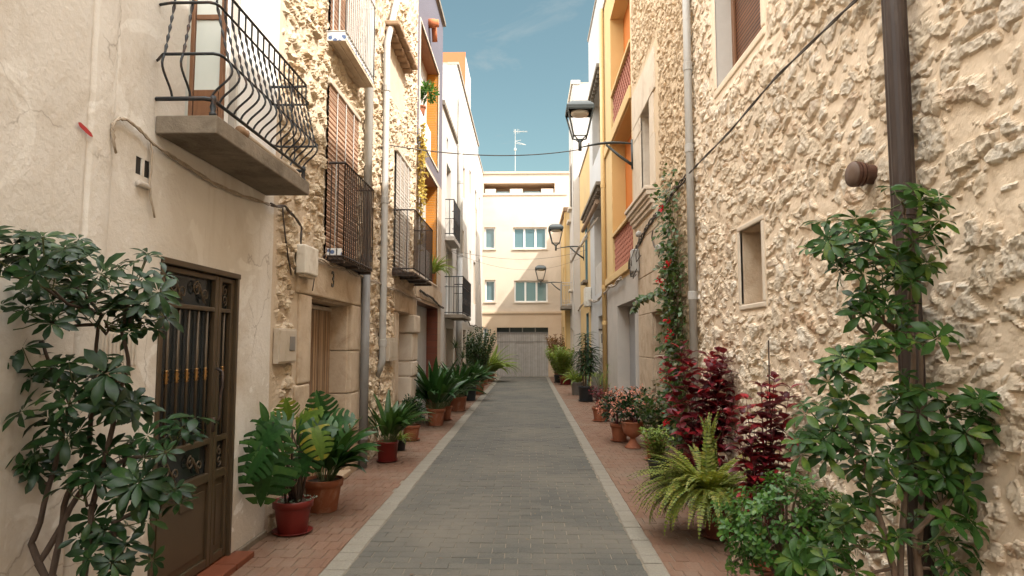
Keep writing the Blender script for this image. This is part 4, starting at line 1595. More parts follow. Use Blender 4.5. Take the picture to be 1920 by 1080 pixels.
FE.box(mb, c0, c0 + 0.014, 0.05, ch, -0.2, -0.192)
FE.box(mb, c1, c1 + 0.014, 0.05, ch, -0.2, -0.192)
FE.box(mb, c0, c1, ch, ch + 0.02, -0.2, -0.190)
FE.box(mb, c0 + 0.04, c0 + 0.14, 0.98, 1.02, -0.2, -0.16)
mb.build("wicket_door", M["grey_plate"], gd)
# aerial
p = ony(966, 325, YE + 1.2)
an = thing("tv_aerial", "thin television aerial mast on the roof of the end house", "aerial", (p.x, p.y, zp))
mb = MB()
zt = ony(966, 243, YE + 1.2).z
mb.tube([V((p.x, p.y, zp - 0.02)), V((p.x, p.y, zt))], 0.016, 6)
mb.build("mast", M["grey_pipe"], an)
mb = MB()
mb.tube([V((p.x - 0.1, p.y, zt - 0.1)), V((p.x + 0.62, p.y, zt - 0.12))], 0.012, 5)
for k in range(9):
    x = p.x - 0.05 + k * 0.08
    mb.tube([V((x, p.y - 0.12, zt - 0.1)), V((x, p.y + 0.12, zt - 0.1))], 0.008, 4)
    if k < 4:
        mb.tube([V((x, p.y, zt - 0.2)), V((x, p.y, zt + 0.03))], 0.008, 4)
mb.tube([V((p.x, p.y, zt - 0.62)), V((p.x + 0.5, p.y, zt - 0.78))], 0.012, 5)
mb.tube([V((p.x, p.y, zt - 0.72)), V((p.x + 0.55, p.y, zt - 0.80))], 0.010, 5)
mb.tube([V((p.x + 0.02, p.y, zt - 0.6)), V((p.x + 0.3, p.y, zt - 0.55))], 0.010, 5)
mb.lathe([(0.03, -0.1), (0.06, -0.08), (0.06, 0.02), (0.03, 0.04)], V((p.x, p.y, zt - 1.0)), 8)
mb.build("antenna_boom", M["grey_pipe"], an)
# ================================================================== nearest stone house, right
HR1 = 9.45
u_r1, u_r2, u_r2lo, u_r3, u_r4, u_r5, u_r6 = 7.78, 12.55, 11.96, 17.1, 21.2, 25.4, 27.8
r1 = thing("stone_house", "big beige rubble stone house with small square niche and brown shuttered window", "house", (XR, 0, 0))
wn = (5.54, 6.9, 4.27, 5.75, 0.25)
nc = (5.68, 6.27, 1.95, 2.64, 0.2)
flats = [(wn[0] - 0.10, wn[1] + 0.10, wn[2] - 0.12, wn[3] + 0.1, 0.12), (nc[0] - 0.06, nc[1] + 0.06, nc[2] - 0.07, nc[3] + 0.07, 0.09)]


def du_r(u):
    if u < 1.5:
        return 0.8
    if u < 2.45:
        return 0.06
    return max(0.009, min(0.017, 0.0033 * u))


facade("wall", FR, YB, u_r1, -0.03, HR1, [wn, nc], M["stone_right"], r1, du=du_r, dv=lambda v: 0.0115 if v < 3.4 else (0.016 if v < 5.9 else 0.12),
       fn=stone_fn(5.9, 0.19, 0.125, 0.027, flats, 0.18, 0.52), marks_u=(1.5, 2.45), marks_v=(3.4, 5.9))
shell(FR, YB, u_r1, HR1, r1, M["stone_right"])
mb = MB()
reveal(mb, FR, wn)
mb.build("window_reveal", surf("grey_render", (0.52, 0.48, 0.43), (0.47, 0.43, 0.38), 5, 0.9, 0.001, 90), r1)
mb = MB()
FR.box(mb, wn[0] + 0.004, wn[1] - 0.002, wn[2] + 0.004, wn[3] - 0.004, -0.24, -0.20)
sh = mb.build("shutter", M["blind_dark"], r1)
mb = MB()
frame_ring(mb, FR, (wn[0] + 0.07, wn[1] - 0.07, wn[2] + 0.07, wn[3] - 0.07), 0.066, -0.199, -0.17)
mb.build("shutter_frame", M["wood"], sh, bev=0.005)
mb = MB()
frame_ring(mb, FR, wn, 0.085, -0.03, 0.014)
mb.build("window_surround", M["stone_right"], r1, bev=0.02, seg=3)
mb = MB()
reveal(mb, FR, nc)
FR.box(mb, nc[0] - 0.01, nc[1] + 0.01, nc[2] - 0.01, nc[3] + 0.01, -0.24, -0.2)
mb.build("niche_lining", M["ashlar"], r1)
mb = MB()
frame_ring(mb, FR, nc, 0.05, -0.03, 0.016)
mb.build("niche_frame", M["ashlar_pale"], r1, bev=0.012)

# brown pipe
bp = thing("downpipe", "dark brown fluted drainpipe behind the climbing umbrella tree", "downpipe", (1.9, 3.37, 0))
mb = MB()
n = 24
vs = []
for z in (0.02, 6.5):
    for k in range(n):
        an = 2 * PI * k / n
        rr = 0.058 * (1 - 0.07 * (k % 4 == 0))
        vs.append((1.9 + math.cos(an) * rr, 3.37 + math.sin(an) * rr, z))
mb.add(vs, [(k, (k + 1) % n, n + (k + 1) % n, n + k) for k in range(n)] + [tuple(range(n, 2 * n))])
mb.build("pipe", M["brown_pipe"], bp, smooth=False)
mb = MB()
for z in (0.9, 2.25, 4.2):
    mb.lathe([(0.060, -0.016), (0.064, -0.014), (0.064, 0.014), (0.060, 0.016)], (1.9, 3.37, z), 20)
    mb.box(1.95, 2.04, 3.36, 3.38, z - 0.012, z + 0.012)
mb.build("bracket", M["brown_pipe"], bp)
vp = thing("vent_pipe", "short brown capped vent pipe poking out of the stone next to the brown drainpipe", "vent pipe", (2.0, 3.84, 2.57))
mb = MB()
c = V((2.0, 3.84, 2.57))
mb.lathe([(0.056, -0.05), (0.056, 0.06), (0.068, 0.062), (0.068, 0.074), (0.060, 0.076), (0.060, 0.084), (0.072, 0.086), (0.072, 0.102), (0.064, 0.103), (0.064, 0.112), (0.074, 0.113), (0.074, 0.125)], c, 24, axis=(-1, -0.12, 0.0))
mb.build("pipe_stub", surf("rusty_brown_pipe", (0.09, 0.04, 0.025), (0.07, 0.03, 0.02), 12, 0.5, grime=(0.14, 0.08, 0.05), gscale=8), vp)
mb = MB()
mb.lathe([(0.072, 0.1255), (0.070, 0.131), (0.02, 0.134)], c, 24, axis=(-1, -0.12, 0))
mb.build("cap", surf("dull_brown_cap", (0.10, 0.062, 0.042), (0.12, 0.075, 0.055), 12, 0.55), vp, smooth=True)


def Rp(px, py, w=0.03):
    return onx(px, py, XR - w)


cable("cable_bundle", "thin black cable slanting across the big beige stone wall", [Rp(1680, -80, 0.07), Rp(1605, 0, 0.07), Rp(1540, 62, 0.07), Rp(1450, 150, 0.07), Rp(1370, 245, 0.07), Rp(1312, 304, 0.07), Rp(1292, 325, 0.12)], 0.007, M["cable_dark"], 2, 0.006, 31)
cable("cable_bundle", "tangled dark cables draped round the moulded stone sill", [Rp(*q, 0.05) for q in ((1288, 330), (1262, 360), (1240, 392), (1225, 408), (1210, 430), (1200, 452), (1192, 466), (1186, 480))], 0.010, M["cable_dark"], 4, 0.03, 33)
downpipe("tall grey drainpipe beside the red flowering climber", XR - 0.08, 7.80, 9.9, 0.02, 0.047, M["grey_pipe"], joints=(2.15, 3.9, 4.9))

# ================================================================== tan stone house with stone window frame
r2 = thing("stone_house", "tan rubble stone house with dressed stone window and moulded sill above smooth ashlar doorway", "house", (XR, u_r1, 0))
w2 = (10.67, 11.52, 4.09, 5.57, 0.26)
d2 = (9.1, 10.72, 0.02, 2.12, 0.26)
flats = [(10.0, 12.35, -0.1, 6.35, 0.14), (9.0, 12.6, -0.1, 3.4, 0.18), (12.4, 13, -1, 11, 0.12)]
facade("wall", FR, u_r1, u_r2, 2.9, HR1, [w2], M["stone_right2"], r2, du=0.024, dv=lambda v: 0.022 if v < 8.0 else 0.1,
       fn=stone_fn(17.2, 0.16, 0.11, 0.032, flats), marks_v=(8.0,))
facade("lower_wall", FR, u_r1, u_r2lo, -0.03, 2.9, [d2], M["stone_right2"], r2, du=0.026, dv=0.024,
       fn=stone_fn(17.2, 0.16, 0.11, 0.032, flats))
shell(FR, u_r1, u_r2, HR1, r2, M["stone_right2"], wall=False)
mb = MB()
reveal(mb, FR, w2)
mb.build("window_reveal", M["ashlar_pale"], r2)
window(FR, w2, 0.24, r2, M["wood"], M["dark_glass"], 1)
mb = MB()
FR.box(mb, w2[1], w2[1] + 0.78, w2[2], 5.3, -0.03, 0.022)
FR.box(mb, w2[1], w2[1] + 0.72, 5.306, w2[3], -0.03, 0.026)
FR.box(mb, w2[0] - 0.40, w2[0], w2[2], 4.9, -0.03, 0.024)
FR.box(mb, w2[0] - 0.34, w2[0], 4.906, w2[3], -0.03, 0.02)
FR.box(mb, w2[0] - 0.5, w2[1] + 0.8, w2[3] + 0.006, 6.25, -0.03, 0.028)
mb.build("window_surround", M["ashlar_pale"], r2, bev=0.012)
mb = MB()
for k, (z, hh, w) in enumerate(((3.72, 0.07, 0.05), (3.79, 0.07, 0.085), (3.862, 0.05, 0.11), (3.914, 0.08, 0.15), (3.996, 0.06, 0.18))):
    FR.box(mb, 10.38 - w * 0.5, 12.4 + w * 0.3, z, z + hh, -0.02, w)
mb.build("window_sill", M["moulding"], r2, bev=0.012, seg=3)
# smooth dressed stones of the doorway
mb = MB()
rr = random.Random(5)
z = -0.03
while z < 3.65:
    hh = rr.uniform(0.5, 0.75)
    z2 = min(z + hh, 3.66)
    if z < d2[3] - 0.2:
        z2 = min(z2, d2[3])
        u = d2[1]
    else:
        u = 9.0
    while u < u_r2lo - 0.02:
        L_ = rr.uniform(0.62, 1.05)
        ue_ = min(u + L_, u_r2lo)
        if u_r2lo - ue_ < 0.25:
            ue_ = u_r2lo
        FR.box(mb, u, ue_ - 0.004, z, z2 - 0.004, -0.03, 0.024 + rr.uniform(0, 0.006))
        u = ue_
    z = z2
FR.box(mb, 8.72, d2[0], -0.03, d2[3], -0.03, 0.026)
mb.build("ashlar_facing", M["ashlar"], r2, bev=0.012, seg=2)
mb = MB()
mb.box(XR + 0.02, XR + 0.4, d2[1] - 0.02, d2[1] + 0.1, 0, 0.72)
mb.box(XR + 0.02, XR + 0.4, d2[1] - 0.026, d2[1] + 0.1, 0.725, 1.4)
mb.box(XR + 0.02, XR + 0.4, d2[1] - 0.018, d2[1] + 0.1, 1.405, 2.13)
mb.box(XR + 0.02, XR + 0.4, d2[0] - 0.1, d2[0] + 0.02, 0, 2.13)
mb.box(XR + 0.02, XR + 0.4, d2[0], d2[1], 2.10, 2.2)
mb.build("door_reveal", M["ashlar"], r2, bev=0.02)
panel("door", FR, d2, 0.3, r2, M["wood"])
mb = MB()
a = onx(1243, 662, XR + 0.2)
mb.box(XR + 0.19, XR + 0.23, d2[1] - 0.06, d2[1] - 0.028, a.z - 0.05, a.z + 0.05)
mb.build("door_bell", M["white_paint"], r2, bev=0.005)
# small fixings
it = thing("junction_box", "grey cable junction box hanging in a tangle at the corner of the ochre house", "junction box", (XR, 12.3, 3.2))
mb = MB()
p0 = onx(1192, 487, XR - 0.08)
mb.box(XR - 0.16, XR - 0.03, p0.y - 0.1, p0.y + 0.12, p0.z - 0.22, p0.z + 0.18)
mb.build("box_body", M["grey_pipe"], it, bev=0.02)
mb = MB()
rr = random.Random(41)
for k in range(9):
    a = p0 + V((rr.uniform(-0.05, 0.05), rr.uniform(-0.2, 0.3), rr.uniform(-0.1, 0.3)))
    b = a + V((rr.uniform(-0.06, 0.02), rr.uniform(-0.3, 0.3), rr.uniform(-0.5, -0.1)))
    m_ = (a + b) / 2 + V((-0.05, rr.uniform(-0.15, 0.15), -0.2))
    mb.tube([a, a.lerp(m_, 0.6) + V((-0.03, 0, 0)), m_, b.lerp(m_, 0.4), b], 0.009, 5)
mb.build("wire_tangle", M["cable_dark"], it, smooth=True)
for (px, py, lab) in ((1201, 440, "small round insulator on the ashlar under the moulded sill"), (1239, 467, "small dark cable clamp on the ashlar left of the climber")):
    p = onx(px, py, XR - 0.04)
    t = thing("cable_clamp", lab, "cable clamp", p)
    mb = MB()
    mb.lathe([(0.03, -0.02), (0.05, 0.0), (0.055, 0.05), (0.03, 0.08)], p, 9, axis=(-1, 0, 0.3))
    mb.build("clamp_body", M["grey_pipe"], t, smooth=True)
    mb = MB()
    mb.tube([p + V((0.05, 0, 0)), p + V((-0.02, 0, -0.02)), p + V((-0.03, 0.02, -0.12))], 0.012, 6)
    mb.build("clamp_hook", M["cable_dark"], t)
cable("hanging_wire", "short dark cable loop hanging below the moulded stone sill", [Rp(*q, 0.06) for q in ((1224, 432), (1222, 445), (1226, 460), (1233, 472))], 0.012, M["cable_dark"], 1, 0.01, 44, "wire")

# ================================================================== ochre house with lattice balconies
HR3 = 10.3
r3 = thing("ochre_house", "ochre yellow house with terracotta lattice balcony fronts and grey street door", "house", (XR, u_r2, 0))
lo_hi = (u_r2 + 0.05, 15.6, 6.58, 9.4, 0.33)
lo_lo = (u_r2 + 0.05, 15.6, 3.2, 6.28, 0.33)
d3r = (u_r2lo + 0.25, 15.0, 0.0, 2.42, 0.29)
facade("wall", FR, u_r2, u_r3, 2.95, HR3, [lo_hi, lo_lo], M["yellow_pl"], r3)
facade("lower_wall", FR, u_r2lo, u_r3, -0.02, 2.95, [d3r], M["pale_pl"], r3, smooth=False)
shell(FR, u_r2lo, u_r3, 3.0, r3, M["white_pl"], roof=False)
shell(FR, u_r2 + 0.01, u_r3, HR3, r3, M["white_pl"])
for h in (lo_hi, lo_lo):
    u0, u1, v0, v1, d = h
    mb = MB()
    reveal(mb, FR, h)
    mb.build("loggia_reveal", M["ochre"], r3)
    panel("loggia_wall", FR, h, d - 0.01, r3, M["orange"])
    mb = MB()
    FR.box(mb, u0, u1, v0 + 0.02, v0 + 0.86, -0.12, -0.09)
    la = mb.build("lattice", M["lattice_back"], r3)
    mb = MB()
    za, zb_, st_ = v0 + 0.02, v0 + 0.86, 0.20
    n_ = int((u1 - u0 + (zb_ - za)) / st_)
    for k in range(1, n_):
        s_ = k * st_
        # both diagonals, clipped to the panel
        t0, t1 = max(0, s_ - (u1 - u0)), min(zb_ - za, s_)
        for sg in (0, 1):
            pa, pb = (u0 + s_ - t0, za + t0), (u0 + s_ - t1, za + t1)
            if sg:
                pa, pb = (u0 + u1 - pa[0], pa[1]), (u0 + u1 - pb[0], pb[1])
            mb.tube([FR.p(pa[0], pa[1], -0.075 + 0.012 * sg), FR.p(pb[0], pb[1], -0.075 + 0.012 * sg)], 0.036, 4)
    mb.build("lattice_tile", M["lattice"], la)
    mb = MB()
    FR.box(mb, u0, u1, v0 + 0.861, v0 + 0.93, -0.13, 0.02)
    FR.box(mb, u1 - 0.06, u1 - 0.001, v0 + 0.02, v0 + 0.86, -0.12, 0.012)
    mb.build("lattice_rail", M["yellow_pl"], la, bev=0.006)
mb = MB()
FR.box(mb, u_r2, u_r3 - 0.3, 6.30, 6.56, 0.002, 0.05)
FR.box(mb, u_r2, u_r3 - 0.3, 3.02, 3.18, 0.002, 0.06)
mb.build("floor_band", M["yellow_pl"], r3, bev=0.012)
mb = MB()
reveal(mb, FR, d3r)
mb.build("door_reveal", M["pale_pl"], r3)
panel("door", FR, d3r, 0.27, r3, surf("grey_door_paint", (0.30, 0.30, 0.30), (0.26, 0.26, 0.265), 4, 0.5))
downpipe("ochre drainpipe at the far edge of the ochre house", XR - 0.07, u_r3 - 0.25, HR3, 0.02, 0.06, M["ochre_pipe"], joints=(2.1, 3.0, 5.6))

# ================================================================== pale grey house
HR4 = 11.45
r4 = thing("grey_house", "tall pale grey house with deep balcony recess and grey painted foot", "house", (XR, u_r3, 0))
h1 = (u_r3 + 0.35, 19.9, 3.0, 5.6, 0.5)
h2 = (u_r3 + 0.2, 19.0, 0.0, 2.35, 0.32)
h3 = (u_r3 + 0.6, 20.2, 7.0, 8.9, 0.3)
facade("wall", FR, u_r3, u_r4, -0.02, HR4, [h1, h2, h3], surf("blue_grey_plaster", (0.50, 0.495, 0.485), (0.45, 0.445, 0.435), 1.2, 0.9, 0.002, 40, grime=(0.46, 0.44, 0.42), gscale=0.9, spec=0.15), r4)
shell(FR, u_r3, u_r4, HR4, r4, M["white_pl"])
reveals(FR, (h1, h2, h3), M["pale_pl"], r4)
panel("recess_wall", FR, h1, 0.48, r4, M["pale_pl"])
mb = MB()
FR.box(mb, h1[0], h1[1], h1[2] + 0.002, h1[2] + 0.85, -0.14, -0.03)
mb.build("parapet", M["white_pl"], r4, bev=0.01)
panel("door", FR, h2, 0.3, r4, M["white_paint"])
window(FR, h3, 0.25, r4, M["box_beige"], M["dark_glass"], 1)
mb = MB()
FR.box(mb, h2[1] + 0.001, u_r4, 0, 0.75, 0.001, 0.012)
mb.box(XR + 0.0, XR + 0.3, h2[1] - 0.012, h2[1] - 0.001, 0, 0.78)
mb.build("painted_foot", M["grey_plate"], r4)
# bracketed ledges with broken render
for (z, w, a, b) in ((8.95, 0.16, u_r3 + 0.2, u_r4 - 0.2), (5.72, 0.22, u_r3 + 0.1, u_r4 + 1.1)):
    mb = MB()
    FR.box(mb, a, b, z, z + 0.10, 0.002, w)
    k = a + 0.15
    while k < b:
        FR.box(mb, k, k + 0.07, z - 0.12, z - 0.001, 0.001, w - 0.05)
        k += 0.3
    mb.build("ledge", M["concrete"], r4, bev=0.01)
mb = MB()
z = ZL(1134, 642, XR)
mb.box(XR + 0.03, XR + 0.24, h2[1] - 0.09, h2[1] - 0.014, 1.18, 1.95)
mbx = tag(mb.build("meter_cabinet", M["box_white"], None, bev=0.01), "white meter cabinet in the doorway of the pale grey house", "meter cabinet")
mb = MB()
mb.box(XR + 0.06, XR + 0.21, h2[1] - 0.10, h2[1] - 0.091, 1.6, 1.85)
mb.build("inspection_window", M["grey_plate"], mbx)
mb = MB()
mb.box(XR + 0.0, XR + 0.28, h2[1] - 0.13, h2[1] - 0.014, 1.96, 2.0)
mb.build("cabinet_hood", M["cable_dark"], mbx)
# folded awning frame
aw = thing("awning", "folded brown awning on jointed arms over the balcony of the pale grey house", "awning", (XR, 18.5, 5.0))
mb = MB()
F_ = FR
mb.tube([F_.p(18.0, 5.45, 0.1), F_.p(22.6, 5.42, 0.12)], 0.07, 8)
mb.build("awning_roll", surf("brown_canvas", (0.36, 0.25, 0.17), (0.3, 0.2, 0.13), 6, 0.9), aw)
mb = MB()
for u in (18.5, 21.9):
    mb.tube([F_.p(u, 5.1, 0.02), F_.p(u + 0.5, 4.75, 0.3), F_.p(u + 0.1, 4.3, 0.55)], 0.028, 6)
mb.tube([F_.p(18.5, 4.3, 0.55), F_.p(22.2, 4.28, 0.55)], 0.03, 6)
mb.build("awning_arm", M["cable"], aw)

# ================================================================== yellow house
r5 = thing("yellow_house", "narrow yellow house with tall teal street door", "house", (XR, u_r4, 0))
h1 = (22.0, 22.9, 0.0, 2.6, 0.22)
h2 = (22.2, 23.1, 3.7, 5.6, 0.2)
facade("wall", FR, u_r4, u_r5, -0.02, 8.0, [h1, h2], M["yellow_pl"], r5)
shell(FR, u_r4, u_r5, 8.0, r5, M["white_pl"])
reveals(FR, (h1, h2), M["teal_door"], r5)
panel("door", FR, h1, 0.2, r5, M["teal_door"])
window(FR, h2, 0.17, r5, M["teal_door"], M["dark_glass"], 1)
mb = MB()
FR.box(mb, h2[0] - 0.1, h2[1] + 0.1, h2[2] - 0.10, h2[2] - 0.003, 0.001, 0.16)
mb.build("window_sill", M["concrete"], r5, bev=0.01)
t = thing("meter_cabinet", "white electric box on the yellow house beside its teal door", "meter cabinet", (XR, 21.4, 2.9))
mb = MB()
FR.box(mb, 20.9, 21.5, 2.75, 3.35, 0.01, 0.2)
mb.build("box_body", M["box_white"], t, bev=0.02)
mb = MB()
FR.box(mb, 20.98, 21.42, 2.82, 3.28, 0.199, 0.21)
mb.build("box_lid", M["box_white"], t, bev=0.006)

# ================================================================== cream house towards the end
X6 = 1.76
F6 = Face("R", X6)
r6 = thing("cream_house", "tall cream house with stacked narrow windows and a small iron balcony near the street end", "house", (X6, u_r5, 0))
hs = [(26.0, 26.7, 0.0, 2.1, 0.2), (26.95, 27.6, 0.0, 2.2, 0.2), (26.1, 26.8, 3.7, 5.4, 0.2), (26.9, 27.6, 6.6, 9.6, 0.25), (26.3, 26.9, 7.0, 8.8, 0.2), (27.0, 27.6, 3.2, 5.0, 0.2)]
facade("wall", F6, u_r5, u_r6, -0.02, 11.7, hs, M["white_pl"], r6)
shell(F6, u_r5, u_r6, 11.7, r6, M["white_pl"])
reveals(F6, hs, M["beige_pl"], r6)
for h in hs:
    if h[2] < 0.5:
        panel("door", F6, h, 0.18, r6, M["wood"] if h[0] > 27 else M["box_beige"])
    else:
        window(F6, h, 0.17, r6, M["box_beige"], M["dark_glass"], 1)
for h in hs[2:]:
    mb = MB()
    F6.box(mb, h[0] - 0.1, h[1] + 0.1, h[2] - 0.09, h[2] - 0.002, 0.001, 0.14)
    mb.build("window_sill", M["moulding"], r6, bev=0.01)
mb = MB()
F6.box(mb, u_r5 - 0.03, u_r6, 11.7, 11.85, -0.3, 0.06)
mb.build("eaves", M["moulding"], r6, bev=0.01)
bo = slab_balcony(F6, r6, 26.6, 27.75, 2.95, 0.14, 0.42, M["concrete"])
bar_rail(F6, bo, 26.6, 27.75, 3.12, 4.0, 0.4, M["grey_pipe"], 0.14, 0.009, 3.3)

# ================================================================== low yellow house in the corner
X7 = 1.60
F7 = Face("R", X7)
r7 = thing("yellow_house", "low yellow corner house squeezed against the closing house", "house", (X7, u_r6, 0))
hs = [(30.0, 30.8, 0.0, 2.3, 0.2), (29.4, 30.1, 3.4, 5.0, 0.18)]
facade("wall", F7, u_r6, YE - 0.01, -0.02, 7.15, hs, M["yellow_pl"], r7)
shell(F7, u_r6, YE - 0.01, 7.15, r7, M["yellow_pl"])
reveals(F7, hs, M["yellow_pl"], r7)
panel("door", F7, hs[0], 0.18, r7, M["wood"])
window(F7, hs[1], 0.16, r7, M["white_paint"], M["dark_glass"], 1)
mb = MB()
F7.box(mb, u_r6 - 0.05, YE - 0.02, 7.15, 7.3, -0.3, 0.1)
mb.build("eaves", M["old_tile"], r7)
mb = MB()
F7.box(mb, u_r6 + 0.05, u_r6 + 0.2, 0, 7.1, 0.002, 0.06)
mb.build("corner_strip", M["ochre"], r7)

# cable line along the right fronts
cable("cable_bundle", "pale cables running along the right hand fronts above the street doors", [Rp(*q, 0.08) for q in ((1166, 520), (1152, 534), (1140, 540), (1125, 560), (1113, 566), (1103, 560), (1092, 570), (1080, 590), (1070, 606))], 0.018, M["cable"], 3, 0.03, 51)

# ================================================================== street lamps
lamp = thing("street_lamp", "nearest lantern on its wall bracket, beside the stone framed window", "street lamp", (XR, 12.5, 5.42), "wall lanterns along the right fronts")
L0 = ORG[lamp.name]


def lp(o, z, y=0.0):
    return V((L0.x - o, L0.y + y, L0.z + z))


mb = MB()
pts, rad = [], []
for i in range(13):
    t = i / 12
    pts.append(lp(t * 1.0, -0.03 - 0.07 * t + 0.05 * math.sin(t * PI)))
    rad.append(0.022 + 0.028 * math.sin(min(1, t * 1.15) * PI) ** 0.8)
mb.tube(pts, rad, 8, flat=0.5)
mb.tube([lp(0.0, -0.45), lp(0.25, -0.27), lp(0.5, -0.05)], [0.03, 0.028, 0.022], 8)
mb.box(L0.x - 0.025, L0.x + 0.03, L0.y - 0.05, L0.y + 0.05, L0.z - 0.52, L0.z + 0.04)
mb.tube([lp(1.0, -0.16), lp(1.0, 0.06)], 0.034, 10)
mb.build("bracket", M["lamp_iron"], lamp, smooth=True)
mb = MB()
hb, ht_ = 0.10, 0.61
rb_, rt_ = 0.175, 0.345


def corner(z, r, k):
    an = PI / 4 + k * PI / 2
    return lp(1.0 + r * math.cos(an) * 1.414 * 0.72, z, r * math.sin(an) * 1.414 * 0.72)


for k in range(4):
    mb.tube([corner(hb, rb_, k), corner(ht_, rt_, k)], 0.018, 5)
    mb.tube([corner(hb, rb_, k), corner(hb, rb_, k + 1)], 0.013, 5)
    mb.tube([corner(ht_, rt_, k), corner(ht_, rt_, k + 1)], 0.022, 5)
    mb.tube([corner(hb, rb_ * 0.95, k), corner(hb - 0.03, rb_ * 0.55, k), corner(hb - 0.1, 0.02, k)], 0.012, 5)
mb.build("lantern_frame", M["lamp_iron"], lamp)
mb = MB()
cc = [[corner(ht_ - 0.035, rt_ * 1.04, k) for k in range(4)], [corner(ht_ + 0.05, rt_ * 1.07, k) for k in range(4)], [corner(ht_ + 0.10, rt_ * 0.92, k) for k in range(4)], [corner(ht_ + 0.16, rt_ * 0.62, k) for k in range(4)], [corner(ht_ + 0.18, rt_ * 0.3, k) for k in range(4)]]
vs = [p for ring in cc for p in ring]
fs = []
for i in range(4):
    for k in range(4):
        fs.append((i * 4 + k, i * 4 + (k + 1) % 4, i * 4 + 4 + (k + 1) % 4, i * 4 + 4 + k))
fs.append((16, 17, 18, 19))
mb.add(vs, fs)
mb.build("lantern_cap", M["lamp_iron"], lamp, bev=0.012)
mb = MB()
mb.lathe([(0.17, ht_ - 0.02), (0.17, ht_ - 0.06), (0.15, ht_ - 0.085), (0.05, ht_ - 0.09)], lp(1.0, 0), 14)
mb.build("diffuser", M["lamp_diff"], lamp, smooth=True)
dup(lamp, (XR, 23.6, 5.04), "middle lantern on its wall bracket, in front of the yellow house")
dup(lamp, (X7 - 0.0, 31.2, 4.45), "farthest lantern on its wall bracket, beside the closing house's windows")

# wires across the street
def span(label, a, b, sag, r):
    mb = MB()
    pts = []
    for i in range(25):
        t = i / 24
        p = a.lerp(b, t)
        p.z -= sag * 4 * t * (1 - t)
        pts.append(p)
    mb.tube(pts, r, 5)
    tag(mb.build("overhead_wire", M["cable_dark"], None, smooth=True), label, "wire")


span("black wire sagging across the street to the nearest lantern", V((XL + 0.1, 9.7, 4.55)), V((0.99, 12.5, 5.28)), 0.14, 0.009)
span("upper of two wires crossing the street before the closing house", V((XL, 18.8, 4.25)), V((XR, 22.5, 4.75)), 0.30, 0.005)
span("lower of two wires crossing the street before the closing house", V((XL, 18.9, 4.22)), V((XR, 24.5, 4.75)), 0.5, 0.004)
def rv(r, s=1.0):
    return V((r.gauss(0, 1), r.gauss(0, 1), r.gauss(0, 1))) * s


def unit(r, zmin=-1):
    while True:
        v = rv(r).normalized()
        if v.z >= zmin:
            return v


def pot(t, x, y, r, h, mat, saucer=True, style="flare", soil=True, z=0.004):
    mb = MB()
    c = V((x, y, z + (0.012 if saucer else 0)))
    if style == "flare":
        prof = [(r * 0.70, 0), (r * 0.72, h * 0.02), (r * 0.90, h * 0.76), (r * 0.90, h * 0.77), (r * 1.0, h * 0.78), (r * 1.02, h * 0.97), (r * 1.0, h), (r * 0.93, h), (r * 0.90, h * 0.9)]
    elif style == "urn":
        prof = [(r * 0.72, 0), (r * 0.70, h * 0.05), (r * 0.45, h * 0.16), (r * 0.26, h * 0.32), (r * 0.24, h * 0.38), (r * 0.42, h * 0.42), (r * 0.78, h * 0.55), (r * 0.92, h * 0.74), (r * 0.96, h * 0.92), (r * 1.04, h * 0.95), (r * 1.04, h), (r * 0.95, h), (r * 0.92, h * 0.93)]
    else:
        prof = [(r * 0.80, 0), (r * 0.82, h * 0.02), (r * 0.96, h * 0.92), (r * 1.0, h * 0.93), (r * 1.0, h), (r * 0.94, h), (r * 0.92, h * 0.9)]
    mb.lathe(prof, c, 28, caps=(True, False))
    mb.build("pot", mat, t, smooth=True)
    if saucer:
        mb = MB()
        mb.lathe([(r * 0.80, 0), (r * 0.98, h * 0.07), (r * 1.03, h * 0.10), (r * 1.0, h * 0.105), (r * 0.93, h * 0.06), (r * 0.7, h * 0.035)], V((x, y, z)), 28)
        mb.build("saucer", mat, t, smooth=True)
    if soil:
        mb = MB()
        zz = c.z + h * 0.915
        rows = [[V((x + rr * r * 0.915 * math.cos(k * PI / 10), y + rr * r * 0.915 * math.sin(k * PI / 10), zz + 0.01 * noise.noise(V((x * 9 + k, rr * 5, y))))) for k in range(21)] for rr in (0.0, 0.5, 1.0)]
        mb.strip(rows)
        mb.build("soil", M["soil"], t, smooth=True)
    return c.z + h * 0.92


